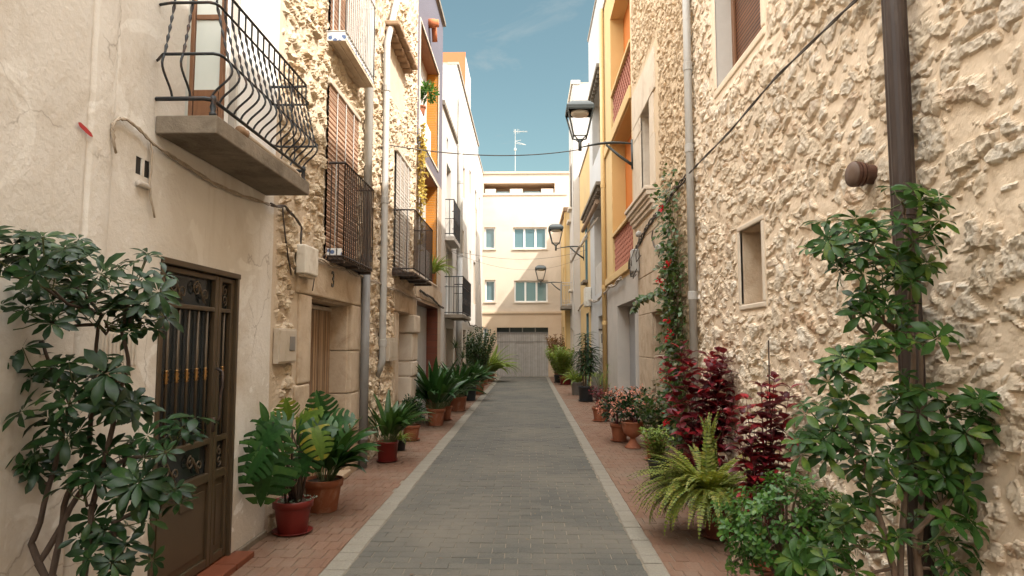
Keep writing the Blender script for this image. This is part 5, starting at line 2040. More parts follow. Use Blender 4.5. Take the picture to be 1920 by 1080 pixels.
def strap_clump(t, x, y, z, n, L, W, mat, seed, r0=0.08, petiole=0.25, droop=1.1, stand=0.35, name="foliage", fold=0.3, lean=None, shape="lance", hi=None):
    """aspidistra and the like: leaves straight out of the soil, arching over"""
    r = random.Random(seed)
    mb, ms = MB(), MB()
    for i in range(n):
        a = r.uniform(0, 2 * PI)
        if lean is not None and r.random() < 0.45:
            a = lean + r.gauss(0, 0.7)
        rr = r0 * math.sqrt(r.random())
        b = V((x + rr * math.cos(a), y + rr * math.sin(a), z))
        out = V((math.cos(a), math.sin(a), 0))
        tilt = r.uniform(0.08, 1.0) ** 0.9
        d = (V((0, 0, 1)) + out * (stand * 2.2 * tilt)).normalized()
        l = L * r.uniform(0.65, 1.1)
        pl = l * petiole * r.uniform(0.8, 1.3)
        if pl > 0.02:
            ms.tube([b, b + d * pl], 0.004, 4, cap=False)
        side = out.cross(V((0, 0, 1)))
        up = (V((0, 0, 1)) - d * d.z + out * -0.2)
        up = -out * 0.9 + V((0, 0, 1)) * 0.5 + side * r.gauss(0, 0.35)
        mb.blade(b + d * pl, d, up, l * (1 - petiole * 0.4), W * r.uniform(0.7, 1.15), droop * (0.35 + tilt) * r.uniform(0.7, 1.2), fold, 7, shape, r.gauss(0, 0.35))
    o = mb.build(name, mat, t, smooth=True)
    if ms.v:
        ms.build("stem", M["stem_green"], t, smooth=True)
    return o


def palmate(mb, ms, c, axis, toward, r, L, nl=8, W=0.34, pet=None):
    """one umbrella leaf: leaflets radiating from the tip of a stalk"""
    axis = axis.normalized()
    if pet is not None:
        mid = (c + pet) / 2 + V((0, 0, -0.012))
        ms.tube([pet, mid, c], 0.0028, 4, cap=False)
    a = axis.orthogonal().normalized()
    b = axis.cross(a)
    ph = r.uniform(0, 6.28)
    for k in range(nl):
        an = ph + 2 * PI * k / nl + r.gauss(0, 0.08)
        o = a * math.cos(an) + b * math.sin(an)
        d = (o + axis * r.uniform(-0.12, 0.35)).normalized()
        l = L * r.uniform(0.75, 1.12)
        mb.blade(c + d * L * 0.10, d, axis + rv(r, 0.12), l, l * W, r.uniform(0.35, 0.95), 0.22, 4, "obov", r.gauss(0, 0.15))


def umbrella_tree(name, label, base, stems, blobs, mat, bark, seed, L=0.10, group=None, trunk_r=0.018, dens=1.5):
    r = random.Random(seed)
    t = thing(name, label, "umbrella tree", V(base), group)
    mb, ms, mt = MB(), MB(), MB()
    allpts = []
    for st in stems:
        pts = [V(p) for p in st]
        fine = []
        for i in range(len(pts) - 1):
            for j in range(6):
                f = j / 6
                q = pts[i].lerp(pts[i + 1], f)
                fine.append(q + V((noise.noise(q * 5) * 0.022, noise.noise(q * 5 + V((9, 0, 0))) * 0.022, 0)))
        fine.append(pts[-1])
        n = len(fine)
        mt.tube(fine, [trunk_r * (1 - 0.62 * i / n) for i in range(n)], 7)
        allpts += fine
    for (c, rad, n, lean) in blobs:
        c = V(c)
        n = int(n * dens + 0.5)
        near = min(allpts, key=lambda p: (p - c).length + (0.5 if p.z > c.z else 0))
        low = near
        m_ = low.lerp(c, 0.5) + V((0, 0, -0.04)) + rv(r, 0.012)
        br = [low, low.lerp(m_, 0.5) + rv(r, 0.008), m_, m_.lerp(c, 0.6) + rv(r, 0.008), c]
        mt.tube(br, [0.008, 0.0075, 0.0065, 0.0055, 0.004], 5)
        for k in range(n):
            u = unit(r, -0.75)
            q = c + V((u.x * rad[0], u.y * rad[1], u.z * rad[2])) * r.uniform(0.5, 1.35)
            ax = (u * 0.55 + V((0, -0.45, 0.75)) + V(lean) * 0.6 + rv(r, 0.22))
            palmate(mb, ms, q, ax, None, r, L * r.uniform(0.55, 1.22), r.choice((6, 7, 8, 8, 9)), 0.36, m_.lerp(c, r.uniform(0.2, 1.0)))
    mt.build("trunk", bark, t, smooth=True)
    mb.build("crown", mat, t, smooth=True)
    ms.build("stalk", M["stem_green"], t, smooth=True)
    return t


def leafy_mass(mb, r, c, rad, n, L, W, shape="ovate", up=0.5, hollow=0.55, curl=0.5, cluster=1):
    """small leaves through an uneven ellipsoid, in tufts"""
    c = V(c)
    k = 0
    while k < n:
        u = unit(r, -0.6)
        bump = 0.82 + 0.35 * noise.noise(V((u.x * 2.3 + c.x * 7, u.y * 2.3 + c.y * 7, u.z * 2.3)))
        q = c + V((u.x * rad[0], u.y * rad[1], u.z * rad[2])) * (r.uniform(hollow, 1.0) * bump)
        for j in range(cluster):
            d = (u + V((0, 0, up)) + rv(r, 0.55)).normalized()
            mb.blade(q + rv(r, L * 0.12), d, V((0, 0, 1)) + rv(r, 0.4), L * r.uniform(0.65, 1.2), W * r.uniform(0.7, 1.2), curl * r.uniform(0.4, 1.5), 0.25, 3, shape)
            k += 1


# ================================================================== umbrella tree by the brown door
def at(px, py, y):
    return ony(px, py, y)


DL = 2.95
bx = -1.93
blob_px = [(10, 480, 60, 40, 8, 0), (60, 500, 80, 55, 9, 0), (150, 530, 110, 50, 13, 0.05), (255, 520, 60, 40, 8, 0.12), (75, 590, 100, 55, 11, 0), (195, 600, 85, 45, 10, 0.05), (250, 570, 40, 40, 5, 0.1), (60, 690, 65, 50, 7, 0.05), (140, 740, 85, 60, 10, 0.0),
           (215, 770, 60, 50, 8, 0.05), (205, 700, 40, 30, 3, 0.0), (330, 826, 50, 34, 6, 0.18), (120, 820, 65, 50, 7, 0), (235, 860, 50, 40, 6, 0.05), (250, 915, 50, 40, 6, 0.1), (312, 935, 45, 34, 6, 0.16), (200, 985, 50, 50, 6, 0.05), (28, 1000, 40, 26, 5, 0.05),
           (58, 870, 40, 30, 4, 0), (215, 1045, 55, 40, 6, 0.1), (25, 620, 40, 40, 4, 0), (150, 930, 50, 50, 5, 0), (105, 480, 60, 30, 5, 0.0)]
blobs = []
for (px, py, rx, ry, n, dx) in blob_px:
    y = DL + R.uniform(-0.14, 0.12) - ((0.42 if px < 70 else (0.2 if px < 110 else 0)) if py < 610 else 0)
    c = at(px, py, y)
    c.x = max(c.x, XL + 0.12) if px > 60 else c.x
    s = y / FPX
    blobs.append((c, (rx * s, 0.11, ry * s), n, (dx, 0, 0)))
base = V((bx, DL, 0.30))
stems = [[base, at(95, 1080, DL), at(125, 950, DL + 0.02), at(165, 830, DL), at(180, 700, DL), at(190, 590, DL)],
         [base + V((0.05, 0, 0)), at(160, 1080, DL - 0.03), at(168, 960, DL - 0.03), at(215, 800, DL - 0.03), at(240, 690, DL), at(230, 610, DL)],
         [base + V((-0.03, 0.03, 0)), at(70, 1060, DL), at(170, 900, DL + 0.03), at(240, 860, DL), at(300, 850, DL)],
         [base + V((0.0, -0.04, 0)), at(55, 1020, DL), at(75, 980, DL), at(130, 760, DL), at(80, 640, DL)],
         [base + V((0.1, 0.0, 0)), at(215, 1080, DL - 0.02), at(210, 980, DL), at(285, 945, DL)]]
ut = umbrella_tree("umbrella_tree", "dark green umbrella tree crowding the cream wall beside the brown metal door", (bx, DL, 0), stems, blobs, M["lf_scheff"], M["bark_dark"], 21, 0.098, trunk_r=0.017, dens=1.3)
pot(ut, bx, DL, 0.2, 0.33, M["terra"])

# ================================================================== umbrella tree climbing the brown drainpipe
DR = 3.12
blob_px = [(1690, 378, 50, 34, 7, 0), (1570, 440, 50, 36, 7, -0.2), (1640, 452, 60, 40, 8, -0.1), (1720, 440, 40, 40, 6, 0.1), (1715, 500, 45, 40, 6, 0.1), (1610, 500, 60, 36, 7, -0.1), (1545, 482, 26, 26, 3, -0.2), (1655, 548, 50, 36, 6, 0), (1600, 580, 40, 30, 5, -0.1),
           (1690, 585, 50, 34, 6, 0), (1735, 630, 30, 26, 3, 0.2), (1590, 690, 55, 36, 7, -0.1), (1660, 660, 45, 36, 5, 0), (1575, 735, 30, 26, 3, -0.1), (1720, 745, 60, 36, 8, 0), (1800, 770, 50, 36, 6, 0.2), (1560, 800, 70, 40, 9, -0.1), (1520, 835, 50, 34, 6, -0.1),
           (1610, 840, 50, 36, 6, 0), (1700, 820, 80, 45, 10, 0), (1760, 860, 70, 50, 9, 0.1), (1850, 830, 40, 36, 5, 0.25), (1820, 880, 50, 50, 6, 0.2), (1690, 900, 80, 46, 8, 0), (1780, 960, 60, 50, 7, 0.1), (1640, 960, 60, 40, 6, 0), (1600, 1020, 60, 36, 6, -0.1),
           (1800, 1050, 50, 36, 5, 0.1), (1740, 1020, 50, 40, 4, 0), (1560, 1060, 60, 30, 5, -0.1)]
blobs = []
for (px, py, rx, ry, n, dx) in blob_px:
    y = DR + R.uniform(-0.22, 0.02)
    c = at(px, py, y)
    c.x = min(c.x, 1.90)
    s = y / FPX
    blobs.append((c, (rx * s, 0.10, ry * s), n, (dx - 0.25, 0, 0)))
b0 = V((1.74, DR, 0.28))
stems = [[b0, at(1690, 1080, DR), at(1700, 900, DR), at(1712, 700, DR), at(1706, 520, DR), at(1695, 400, DR)],
         [b0 + V((0.04, 0.03, 0)), at(1722, 1040, DR), at(1735, 880, DR + 0.02), at(1725, 650, DR), at(1720, 470, DR)],
         [b0 + V((-0.05, 0, 0)), at(1660, 1000, DR - 0.05), at(1610, 860, DR - 0.08), at(1560, 810, DR - 0.1)],
         [b0 + V((0.02, -0.04, 0)), at(1715, 1000, DR - 0.06), at(1800, 900, DR - 0.06), at(1840, 820, DR - 0.06)],
         [at(1710, 640, DR), at(1650, 600, DR - 0.04), at(1590, 690, DR - 0.06)], [at(1706, 520, DR), at(1650, 480, DR - 0.03), at(1580, 450, DR - 0.05)]]
ut2 = umbrella_tree("umbrella_tree", "bright green umbrella tree tied up the brown drainpipe on the stone wall", (1.74, DR, 0), stems, blobs, M["lf_scheff2"], M["bark"], 22, 0.088, trunk_r=0.017, dens=1.3)
pot(ut2, 1.74, DR, 0.18, 0.31, M["terra"])

# ================================================================== split-leaf plant and its neighbours
def monstera_leaf(mb, base, d, up, L, r, curl=0.7):
    d = V(d).normalized()
    rt = d.cross(V(up)).normalized()
    nr = rt.cross(d).normalized()
    # midrib positions with curvature
    n = 12
    P, D, NN = [V(base)], [d.copy()], [nr.copy()]
    dd, nn = d.copy(), nr.copy()
    for i in range(n):
        q = Matrix.Rotation(-curl / n, 3, rt)
        P.append(P[-1] + dd * (L / n))
        dd, nn = q @ dd, q @ nn
        D.append(dd.copy())
        NN.append(nn.copy())
    def pt(t, w):
        t = max(0, min(1, t))
        f = t * n
        i = min(n - 1, int(f))
        p = P[i].lerp(P[i + 1], f - i)
        return p + rt * w + NN[i] * (abs(w) * 0.22 - 1.1 * w * w / L)
    def width(t):
        return L * 0.47 * (math.sin(PI * min(1, (t + 0.13) / 1.13) ** 0.72) ** 0.75 if t < 1 else 0.0)
    for s in (-1, 1):
        # lobed half: inner band, then fingers
        inner = [[pt(t, 0), pt(t, s * 0.30 * width(t))] for t in [i / 12 for i in range(13)]]
        mb.strip(inner)
        nl = 6
        for k in range(nl):
            t0, t1 = k / nl * 0.97, (k + 0.76) / nl * 0.97
            rows = []
            for j in range(6):
                f = j / 5
                w = 0.28 + 0.72 * f
                sh = 0.16 * f * f - (0.22 * f if k == 0 else 0)
                narrow = 0.0 if f < 0.2 else (0.004 + 0.008 * f * f)
                a, b = t0 + sh * (1 - t0) + narrow, t1 + sh * (1 - t1) - narrow * 0.4 + (0.04 if f < 0.2 else 0)
                rows.append([pt(a, s * w * width(min(0.99, t0))), pt((a + b) / 2, s * w * width(min(0.99, (t0 + t1) / 2)) * 1.02), pt(b, s * w * width(min(0.99, t1)))])
            mb.strip(rows)


p = onz(548, 1000)
mo = thing("potted_plant", "split-leaf monstera with big notched leaves in glossy red pot on a saucer", "potted plant", (p.x, p.y, 0), "potted plants along the left wall")
zs = pot(mo, p.x, p.y, 0.165, 0.265, M["red_pot"])
r = random.Random(3)
mb, ms, my = MB(), MB(), MB()
YM = p.y
for (px, py, tx, ty, L, yel, dy) in ((500, 828, 482, 960, 0.52, 0, -0.62), (512, 792, 488, 880, 0.42, 0, -0.55), (530, 800, 470, 845, 0.34, 0, -0.6), (548, 800, 480, 792, 0.30, 0, -0.35), (520, 850, 525, 930, 0.34, 0, -0.5), (500, 840, 455, 900, 0.30, 0, -0.66), (560, 800, 640, 800, 0.36, 0, -0.05),
                                    (575, 790, 620, 850, 0.34, 0, -0.08), (590, 800, 612, 880, 0.30, 1, -0.14), (555, 795, 585, 770, 0.3, 1, 0.0), (600, 800, 650, 780, 0.34, 0, 0.05), (540, 790, 540, 772, 0.25, 1, 0.0), (510, 800, 478, 770, 0.26, 0, 0.0), (585, 830, 560, 900, 0.30, 0, -0.1), (610, 790, 600, 762, 0.3, 0, 0.05)):
    b = at(px, py, YM + dy)
    e = at(tx, ty, YM + dy - 0.08)
    d = (e - b).normalized()
    up = V((0.15, -0.8, 0.6)) + rv(r, 0.15)
    monstera_leaf(my if yel else mb, b, d, up, L, r, r.uniform(0.3, 0.8))
    s0 = V((p.x + r.uniform(-0.05, 0.05), p.y + r.uniform(-0.05, 0.05), zs - 0.02))
    mid = s0.lerp(b, 0.55) + V((r.uniform(-0.03, 0.05), 0, 0.06))
    ms.tube([s0, s0.lerp(mid, 0.5) + V((0.01, 0, 0)), mid, b], [0.011, 0.010, 0.008, 0.006], 6)
b = at(495, 800, YM - 0.5)
mb.blade(b, V((-0.1, -0.1, 1)), V((0.6, -0.6, 0.2)), 0.2, 0.07, 0.4, 1.2, 6, "lance")
mb.build("foliage", M["lf_mon"], mo, smooth=True)
my.build("yellow_leaf", M["lf_mon_y"], mo, smooth=True)
ms.build("stem", M["bark_dark"], mo, smooth=True)
mb = MB()
for k in range(46):
    a, rr = r.uniform(0, 6.28), 0.15 * math.sqrt(r.random())
    c = V((p.x + rr * math.cos(a) + 0.02, p.y + rr * math.sin(a), zs + r.uniform(0, 0.03)))
    if k > 38:
        c = V((p.x + 0.13 + (k - 38) * 0.012, p.y - 0.06, zs + 0.015 + (k - 38) * 0.005))
    for j in range(5):
        d = (unit(r, -0.1) + V((0, 0, 0.3))).normalized()
        mb.blade(c, d, V((0, 0, 1)), 0.022, 0.011, 0.3, 0.3, 2, "ovate")
mb.build("succulent", leaf_mat("grey_succulent", (0.10, 0.16, 0.12), (0.2, 0.26, 0.2), None, 0.9, 0.6, 0.1), mo, smooth=True)


def potted(label, px, py, r_, h, mat, group, style="flare", saucer=True, name="potted_plant", X=None, y=None):
    if y is None:
        q = onz(px, py)
        q.y += r_ * 0.9
    else:
        q = V((X, y, 0))
    t = thing(name, label, "potted plant", (q.x, q.y, 0), group)
    z = pot(t, q.x, q.y, r_, h, mat, saucer, style)
    return t, q.x, q.y, z


GL, GR = "potted plants along the left wall", "potted plants along the right wall"
t, x, y, z = potted("cast iron plant with arching dark leaves in terracotta pot behind the monstera", 595, 966, 0.185, 0.30, M["terra"], GL, saucer=False)
strap_clump(t, x, y, z, 46, 0.62, 0.105, M["lf_asp"], 31, 0.10, 0.22, 1.25, 0.42, lean=-0.2)
t, x, y, z = potted("bright green cast iron plant in dark red pot beside the dark drainpipe foot", 722, 869, 0.15, 0.26, M["red_pot"], GL, style="plain")
strap_clump(t, x, y, z, 58, 0.60, 0.095, M["lf_asp2"], 32, 0.10, 0.25, 1.05, 0.36, lean=-0.3)
t, x, y, z = potted("small spider plant with pale thin leaves in little dark pot", 748, 846, 0.09, 0.15, M["black_plastic"], GL, style="plain", saucer=False)
strap_clump(t, x, y, z, 60, 0.26, 0.016, M["lf_palm"], 33, 0.03, 0.0, 1.8, 0.5, shape="strap")
t, x, y, z = potted("round dark leafy bush in orange pot between two cast iron plants", 768, 828, 0.15, 0.24, M["terra"], GL, saucer=True)
mb = MB()
r = random.Random(8)
leafy_mass(mb, r, (x, y, z + 0.22), (0.30, 0.30, 0.30), 900, 0.06, 0.028, "ovate", 0.5, 0.35)
mb.build("foliage", M["lf_dark"], t, smooth=True)
mb = MB()
for k in range(9):
    a = k * 0.7
    mb.tube([V((x, y, z - 0.02)), V((x + 0.12 * math.cos(a), y + 0.12 * math.sin(a), z + 0.2))], 0.006, 4)
mb.build("stem", M["bark"], t)
t, x, y, z = potted("largest dark cast iron plant spreading from a terracotta pot by the stone pier", 815, 800, 0.185, 0.33, M["terra"], GL, saucer=False)
strap_clump(t, x, y, z, 95, 0.86, 0.125, M["lf_asp"], 34, 0.14, 0.24, 1.15, 0.46)
t, x, y, z = potted("half hidden cast iron plant in orange pot with saucer behind the largest one", 832, 793, 0.14, 0.28, M["terra"], GL, y=14.0, X=-1.72)
strap_clump(t, x, y, z, 40, 0.6, 0.10, M["lf_asp"], 35, 0.1, 0.24, 1.1, 0.4)
t, x, y, z = potted("cast iron plant with drooping leaves in squat wide terracotta pot", 857, 772, 0.21, 0.33, M["terra"], GL, style="plain", saucer=False)
strap_clump(t, x, y, z, 75, 0.80, 0.12, M["lf_asp"], 36, 0.14, 0.22, 1.2, 0.46)
t, x, y, z = potted("cast iron plant in tall near black pot", 880, 752, 0.19, 0.40, M["black_plastic"], GL, style="plain", saucer=False)
strap_clump(t, x, y, z, 75, 0.80, 0.12, M["lf_asp"], 37, 0.14, 0.22, 1.2, 0.46)
t, x, y, z = potted("low bushy cast iron plant in small orange pot before the oleander", 896, 740, 0.19, 0.28, M["terra"], GL, style="plain")
strap_clump(t, x, y, z, 60, 0.72, 0.10, M["lf_asp2"], 38, 0.12, 0.22, 1.2, 0.45)


def stem_bush(t, x, y, z, n, H, spread, L, W, mat, seed, step=0.07, shape="lance", stem=None, up=0.6, whorl=3, bare=0.2, rs=0.006, curl=0.5, name="foliage"):
    r = random.Random(seed)
    mb, ms = MB(), MB()
    for i in range(n):
        a = r.uniform(0, 6.28)
        o = V((math.cos(a), math.sin(a), 0)) * spread * r.random() ** 0.6
        h = H * r.uniform(0.6, 1.05)
        b = V((x, y, z - 0.02)) + o * 0.2
        e = V((x, y, z)) + o + V((0, 0, h))
        mid = b.lerp(e, 0.5) - o * 0.12 + rv(r, 0.02)
        pts = []
        m = max(5, int(h / step))
        for k in range(m + 1):
            f = k / m
            pts.append(b * (1 - f) ** 2 + mid * (2 * f * (1 - f)) + e * f * f)
        ms.tube(pts, [rs * (1 - 0.6 * k / m) for k in range(m + 1)], 5)
        for k in range(m + 1):
            f = k / m
            if f < bare:
                continue
            for j in range(whorl):
                an = j * 2 * PI / whorl + k * 1.57 + r.gauss(0, 0.25)
                d = (V((math.cos(an), math.sin(an), 0)) + V((0, 0, up + r.gauss(0, 0.2) + 0.5 * f))).normalized()
                s = 1.0 if f < 0.9 else 0.7
                mb.blade(pts[k], d, V((0, 0, 1)) + rv(r, 0.15), L * s * r.uniform(0.7, 1.15), W * s * r.uniform(0.75, 1.15), curl * r.uniform(0.5, 1.5), 0.25, 4, shape)
    mb.build(name, mat, t, smooth=True)
    ms.build("stem", stem or M["bark"], t, smooth=True)


t, x, y, z = potted("tall bushy oleander in clay pot near the end of the left wall", 897, 728, 0.22, 0.34, M["terra"], GL)
stem_bush(t, x - 0.05, y, z, 46, 1.75, 0.85, 0.20, 0.055, M["lf_olean"], 41, 0.085, whorl=3, bare=0.12)
t, x, y, z = potted("yellow green arching palm in pot beside the grey garage door", 918, 716, 0.22, 0.3, M["terra"], GL)
strap_clump(t, x, y, z, 130, 1.35, 0.095, M["lf_palm"], 42, 0.12, 0.1, 1.5, 0.5, shape="lance")
t, x, y, z = potted("leafy green shrub in pot between oleander and palm", 906, 722, 0.2, 0.3, M["terra"], GL)
stem_bush(t, x - 0.1, y, z, 34, 1.15, 0.6, 0.2, 0.07, M["lf_palm"], 43, 0.09, whorl=3, bare=0.1)
t, x, y, z = potted("spiky dragon tree on thin bare stems against the white house", 0, 0, 0.17, 0.28, M["terra"], GL, X=-1.92, y=17.7)
mb, ms = MB(), MB()
r = random.Random(44)
for (dx, hh, n) in ((0.0, 1.2, 46), (0.18, 0.92, 34), (0.32, 0.72, 26), (-0.05, 0.6, 20)):
    c = V((x + dx, y + dx * 0.6, z + hh))
    ms.tube([V((x, y, z - 0.03)), V((x + dx * 0.5, y, z + hh * 0.5)), c], 0.018, 6)
    for k in range(n):
        d = unit(r, -0.35)
        mb.blade(c, (d + V((0, 0, 0.25))).normalized(), V((0, 0, 1)), r.uniform(0.25, 0.38), 0.02, r.uniform(0.3, 0.9), 0.3, 4, "strap")
mb.build("foliage", M["lf_olean"], t, smooth=True)
ms.build("stem", M["bark"], t, smooth=True)
# weeds at the foot of the stone
for i, (px, py, h, lab) in enumerate(((690, 800, 0.75, "thin weedy sapling rising beside the foot of the dark drainpipe"), (745, 780, 0.7, "wispy seedling growing at the foot of the second stone doorway"))):
    yq = 9.4 if i == 0 else 11.1
    t = thing("seedling", lab, "plant", (XL + 0.12, yq, 0))
    stem_bush(t, XL + 0.13, yq, 0.0, 7, h, 0.16, 0.10, 0.022, M["lf_olean"], 50 + i, 0.09, whorl=2, bare=0.3, rs=0.004, stem=M["stem_green"])
# greenery on the loggias of the purple house
t = thing("balcony_fern", "green plant spilling over the lower loggia ledge of the purple house", "potted plant", (XL + 0.06, 15.4, 3.0))
zb = pot(t, XL - 0.1, 15.4, 0.13, 0.2, M["terra"], False, z=3.0)
strap_clump(t, XL - 0.06, 15.4, zb, 70, 0.62, 0.04, M["lf_palm"], 55, 0.08, 0.1, 1.7, 0.5, lean=0.0)
t = thing("balcony_plant", "leafy green plant in the upper orange loggia of the purple house", "potted plant", (XL - 0.05, 13.9, 6.5))
zb = pot(t, XL - 0.12, 14.0, 0.12, 0.2, M["terra"], False, z=6.5)
mb = MB()
r = random.Random(56)
leafy_mass(mb, r, (XL - 0.0, 14.1, zb + 0.32), (0.24, 0.36, 0.26), 260, 0.12, 0.05, "ovate", 0.2, 0.3)
mb.build("foliage", M["lf_shrub"], t, smooth=True)
t = thing("hanging_creeper", "yellowed creeper trailing down the front of the purple house", "creeper", (XL + 0.06, 13.1, 3.6))
mb, ms = MB(), MB()
r = random.Random(57)
for k in range(7):
    u, w = 13.0 + r.uniform(-0.12, 0.18), 0.05 + r.uniform(0, 0.08)
    z1_ = 5.95 + r.uniform(-0.3, 0.1)
    z0_ = r.uniform(3.3, 4.6)
    pts = [FL.p(u + 0.05 * math.sin(i * 1.1 + k), z1_ + (z0_ - z1_) * i / 14, w + 0.02 * math.cos(i * 1.7)) for i in range(15)]
    ms.tube(pts, 0.006, 4)
    for q in pts:
        for j in range(4):
            mb.blade(q, unit(r, -0.8), V((0.4, 0, 1)), 0.10 * r.uniform(0.6, 1.2), 0.06, 0.6, 0.3, 3, "ovate")
mb.build("foliage", M["lf_dry"], t, smooth=True)
ms.build("stem", M["bark"], t)

# ================================================================== right hand side
def fern(t, x, y, z, n, L, mat, seed, lean=PI):
    r = random.Random(seed)
    mb, ms = MB(), MB()
    for i in range(n):
        a = r.uniform(0, 2 * PI)
        if r.random() < 0.5:
            a = lean + r.gauss(0, 0.8)
        out = V((math.cos(a), math.sin(a), 0))
        tilt = r.random() ** 0.62
        d = (V((0, 0, 1)) + out * (0.12 + 0.85 * tilt)).normalized()
        l = L * r.uniform(0.6, 1.15)
        p = V((x, y, z)) + out * 0.05 * r.random()
        side = d.cross(V((0, 0, 1)) if abs(d.z) < 0.95 else out).normalized()
        curl = (0.5 + 1.9 * tilt) * r.uniform(0.8, 1.2)
        m = 24
        pts = [p.copy()]
        for k in range(m):
            p = p + d * (l / m)
            d = Matrix.Rotation(-curl / m, 3, side) @ d
            if d.z < -0.96:
                d.z = -0.96
            pts.append(p.copy())
            f = (k + 1) / m
            if f > 0.12:
                nr = side.cross(d)
                w = l * 0.068 * math.sin(PI * (0.12 + 0.88 * f) ** 0.8) ** 0.7 if f < 1 else 0.004
                for s in (-1, 1):
                    dd = (side * s + d * 0.35 + rv(r, 0.06)).normalized()
                    mb.blade(p, dd, nr + rv(r, 0.15), max(w, 0.006), l / m * 0.95, 0.35, 0.1, 2, "strap")
        ms.tube(pts[::3] + [pts[-1]], 0.0022, 3, cap=False)
    mb.build("fronds", mat, t, smooth=False)
    ms.build("stem", M["stem_green"], t)


t, x, y, z = potted("bushy yellow green Boston fern arching from a brown terracotta pot", 1362, 1018, 0.17, 0.29, M["terra_dark"], GR)
fern(t, x - 0.08, y + 0.02, z, 330, 0.66, M["lf_fern"], 61)


def red_plant(t, x, y, z, n, H, spread, seed, L=0.12, W=0.07):
    stem_bush(t, x, y, z, n, H, spread, L, W, M["lf_red"], seed, 0.07, "ovate", M["stem_red"], 0.3, 2, 0.12, 0.005, 1.1)


t, x, y, z = potted("crimson bloodleaf plant staked beside the fern, nearest of the red ones", 0, 0, 0.15, 0.26, M["terra"], GR, X=1.72, y=4.95)
red_plant(t, x - 0.02, y, z, 17, 1.05, 0.26, 62, 0.14, 0.075)
mb = MB()
mb.tube([V((x + 0.05, y + 0.05, z - 0.1)), V((x + 0.08, y + 0.1, 1.62))], 0.006, 5)
mb.build("stake", M["bark_dark"], t)
t, x, y, z = potted("tall crimson bloodleaf against the stone wall behind the fern", 0, 0, 0.17, 0.28, M["grey_pot"], GR, X=1.72, y=6.7)
red_plant(t, x, y, z, 24, 1.25, 0.42, 63, 0.17, 0.09)
t, x, y, z = potted("mixed green and red leafed bush in grey pot beside the fern", 1270, 838, 0.17, 0.3, M["grey_pot"], GR, style="plain")
stem_bush(t, x, y, z, 20, 0.72, 0.36, 0.10, 0.05, M["lf_vine"], 64, 0.07, "ovate", M["stem_green"], 0.5, 2, 0.1, 0.005)
red_plant(t, x + 0.1, y + 0.1, z, 12, 0.75, 0.3, 65)
t, x, y, z = potted("low leafy plant in black plastic pot at the edge of the red pavement", 1240, 905, 0.13, 0.24, M["black_plastic"], GR, style="plain", saucer=False)
stem_bush(t, x, y, z, 22, 0.36, 0.24, 0.10, 0.03, M["lf_palm"], 66, 0.05, "lance", M["stem_green"], 0.3, 3, 0.1, 0.004)
t, x, y, z = potted("green begonia bush in orange pot behind the urn", 0, 0, 0.15, 0.28, M["terra"], GR, X=1.74, y=9.3)
stem_bush(t, x, y, z, 26, 0.66, 0.34, 0.10, 0.05, M["lf_vine"], 67, 0.07, "ovate", M["stem_green"], 0.5, 2, 0.1, 0.005)


def begonia(t, x, y, z, rad, n, nf, seed):
    r = random.Random(seed)
    mb = MB()
    leafy_mass(mb, r, (x, y, z + rad[2] * 0.65), rad, n, 0.085, 0.04, "ovate", 0.3, 0.35)
    c = V((x, y, z + rad[2] * 0.65))
    for k in range(nf):
        u = unit(r, -0.3)
        q = c + V((u.x * rad[0], u.y * rad[1], u.z * rad[2])) * r.uniform(0.8, 1.08)
        mf = MB()
        for j in range(r.choice((5, 7, 9))):
            mf.blade(q + rv(r, 0.014), (unit(r) + V((0, 0, -0.2))).normalized(), unit(r), 0.034 * r.uniform(0.7, 1.2), 0.03, 0.6, 0.3, 2, "ovate")
        mf.build("flower", M["fl_pink"], t, smooth=True)
    mb.build("foliage", M["lf_dark"], t, smooth=True)
    ms = MB()
    for k in range(12):
        u = unit(r, 0.1)
        ms.tube([V((x, y, z - 0.03)), c + V((u.x * rad[0], u.y * rad[1], u.z * rad[2])) * 0.7], 0.005, 4)
    ms.build("stem", M["stem_red"], t)


t, x, y, z = potted("pink flowering begonia in pedestal terracotta urn", 1190, 843, 0.175, 0.40, M["terra"], GR, style="urn", saucer=False)
begonia(t, x + 0.05, y, z, (0.36, 0.36, 0.34), 560, 66, 71)
t, x, y, z = potted("pink flowering begonia drooping over a plain terracotta pot on a saucer", 1164, 830, 0.15, 0.28, M["terra"], GR)
begonia(t, x - 0.02, y, z, (0.34, 0.34, 0.36), 520, 64, 72)
t, x, y, z = potted("small dark red coleus in orange pot at the head of the begonias", 1128, 792, 0.18, 0.28, M["terra"], GR)
red_plant(t, x + 0.05, y, z, 20, 0.42, 0.34, 73, 0.10, 0.055)
t = thing("papyrus", "wispy papyrus against the grey painted foot of the pale house", "plant", (XR - 0.2, 15.6, 0))
zq = pot(t, XR - 0.24, 15.6, 0.12, 0.2, M["black_plastic"], False, "plain")
r = random.Random(74)
mb, ms = MB(), MB()
for k in range(15):
    e = V((XR - 0.24 + r.gauss(0, 0.14), 15.6 + r.gauss(0, 0.14), zq + r.uniform(0.35, 0.85)))
    ms.tube([V((XR - 0.24, 15.6, zq - 0.02)), e], 0.005, 4)
    for j in range(14):
        mb.blade(e, (unit(r, -0.3) + V((0, 0, 0.2))).normalized(), V((0, 0, 1)), 0.16, 0.010, 0.8, 0.2, 3, "strap")
mb.build("foliage", M["lf_palm"], t)
ms.build("stem", M["stem_green"], t)
t, x, y, z = potted("tall corn plant with tiered strappy leaves in square shouldered black pot", 1100, 754, 0.22, 0.40, M["black_plastic"], GR, style="plain")
mb, ms = MB(), MB()
r = random.Random(75)
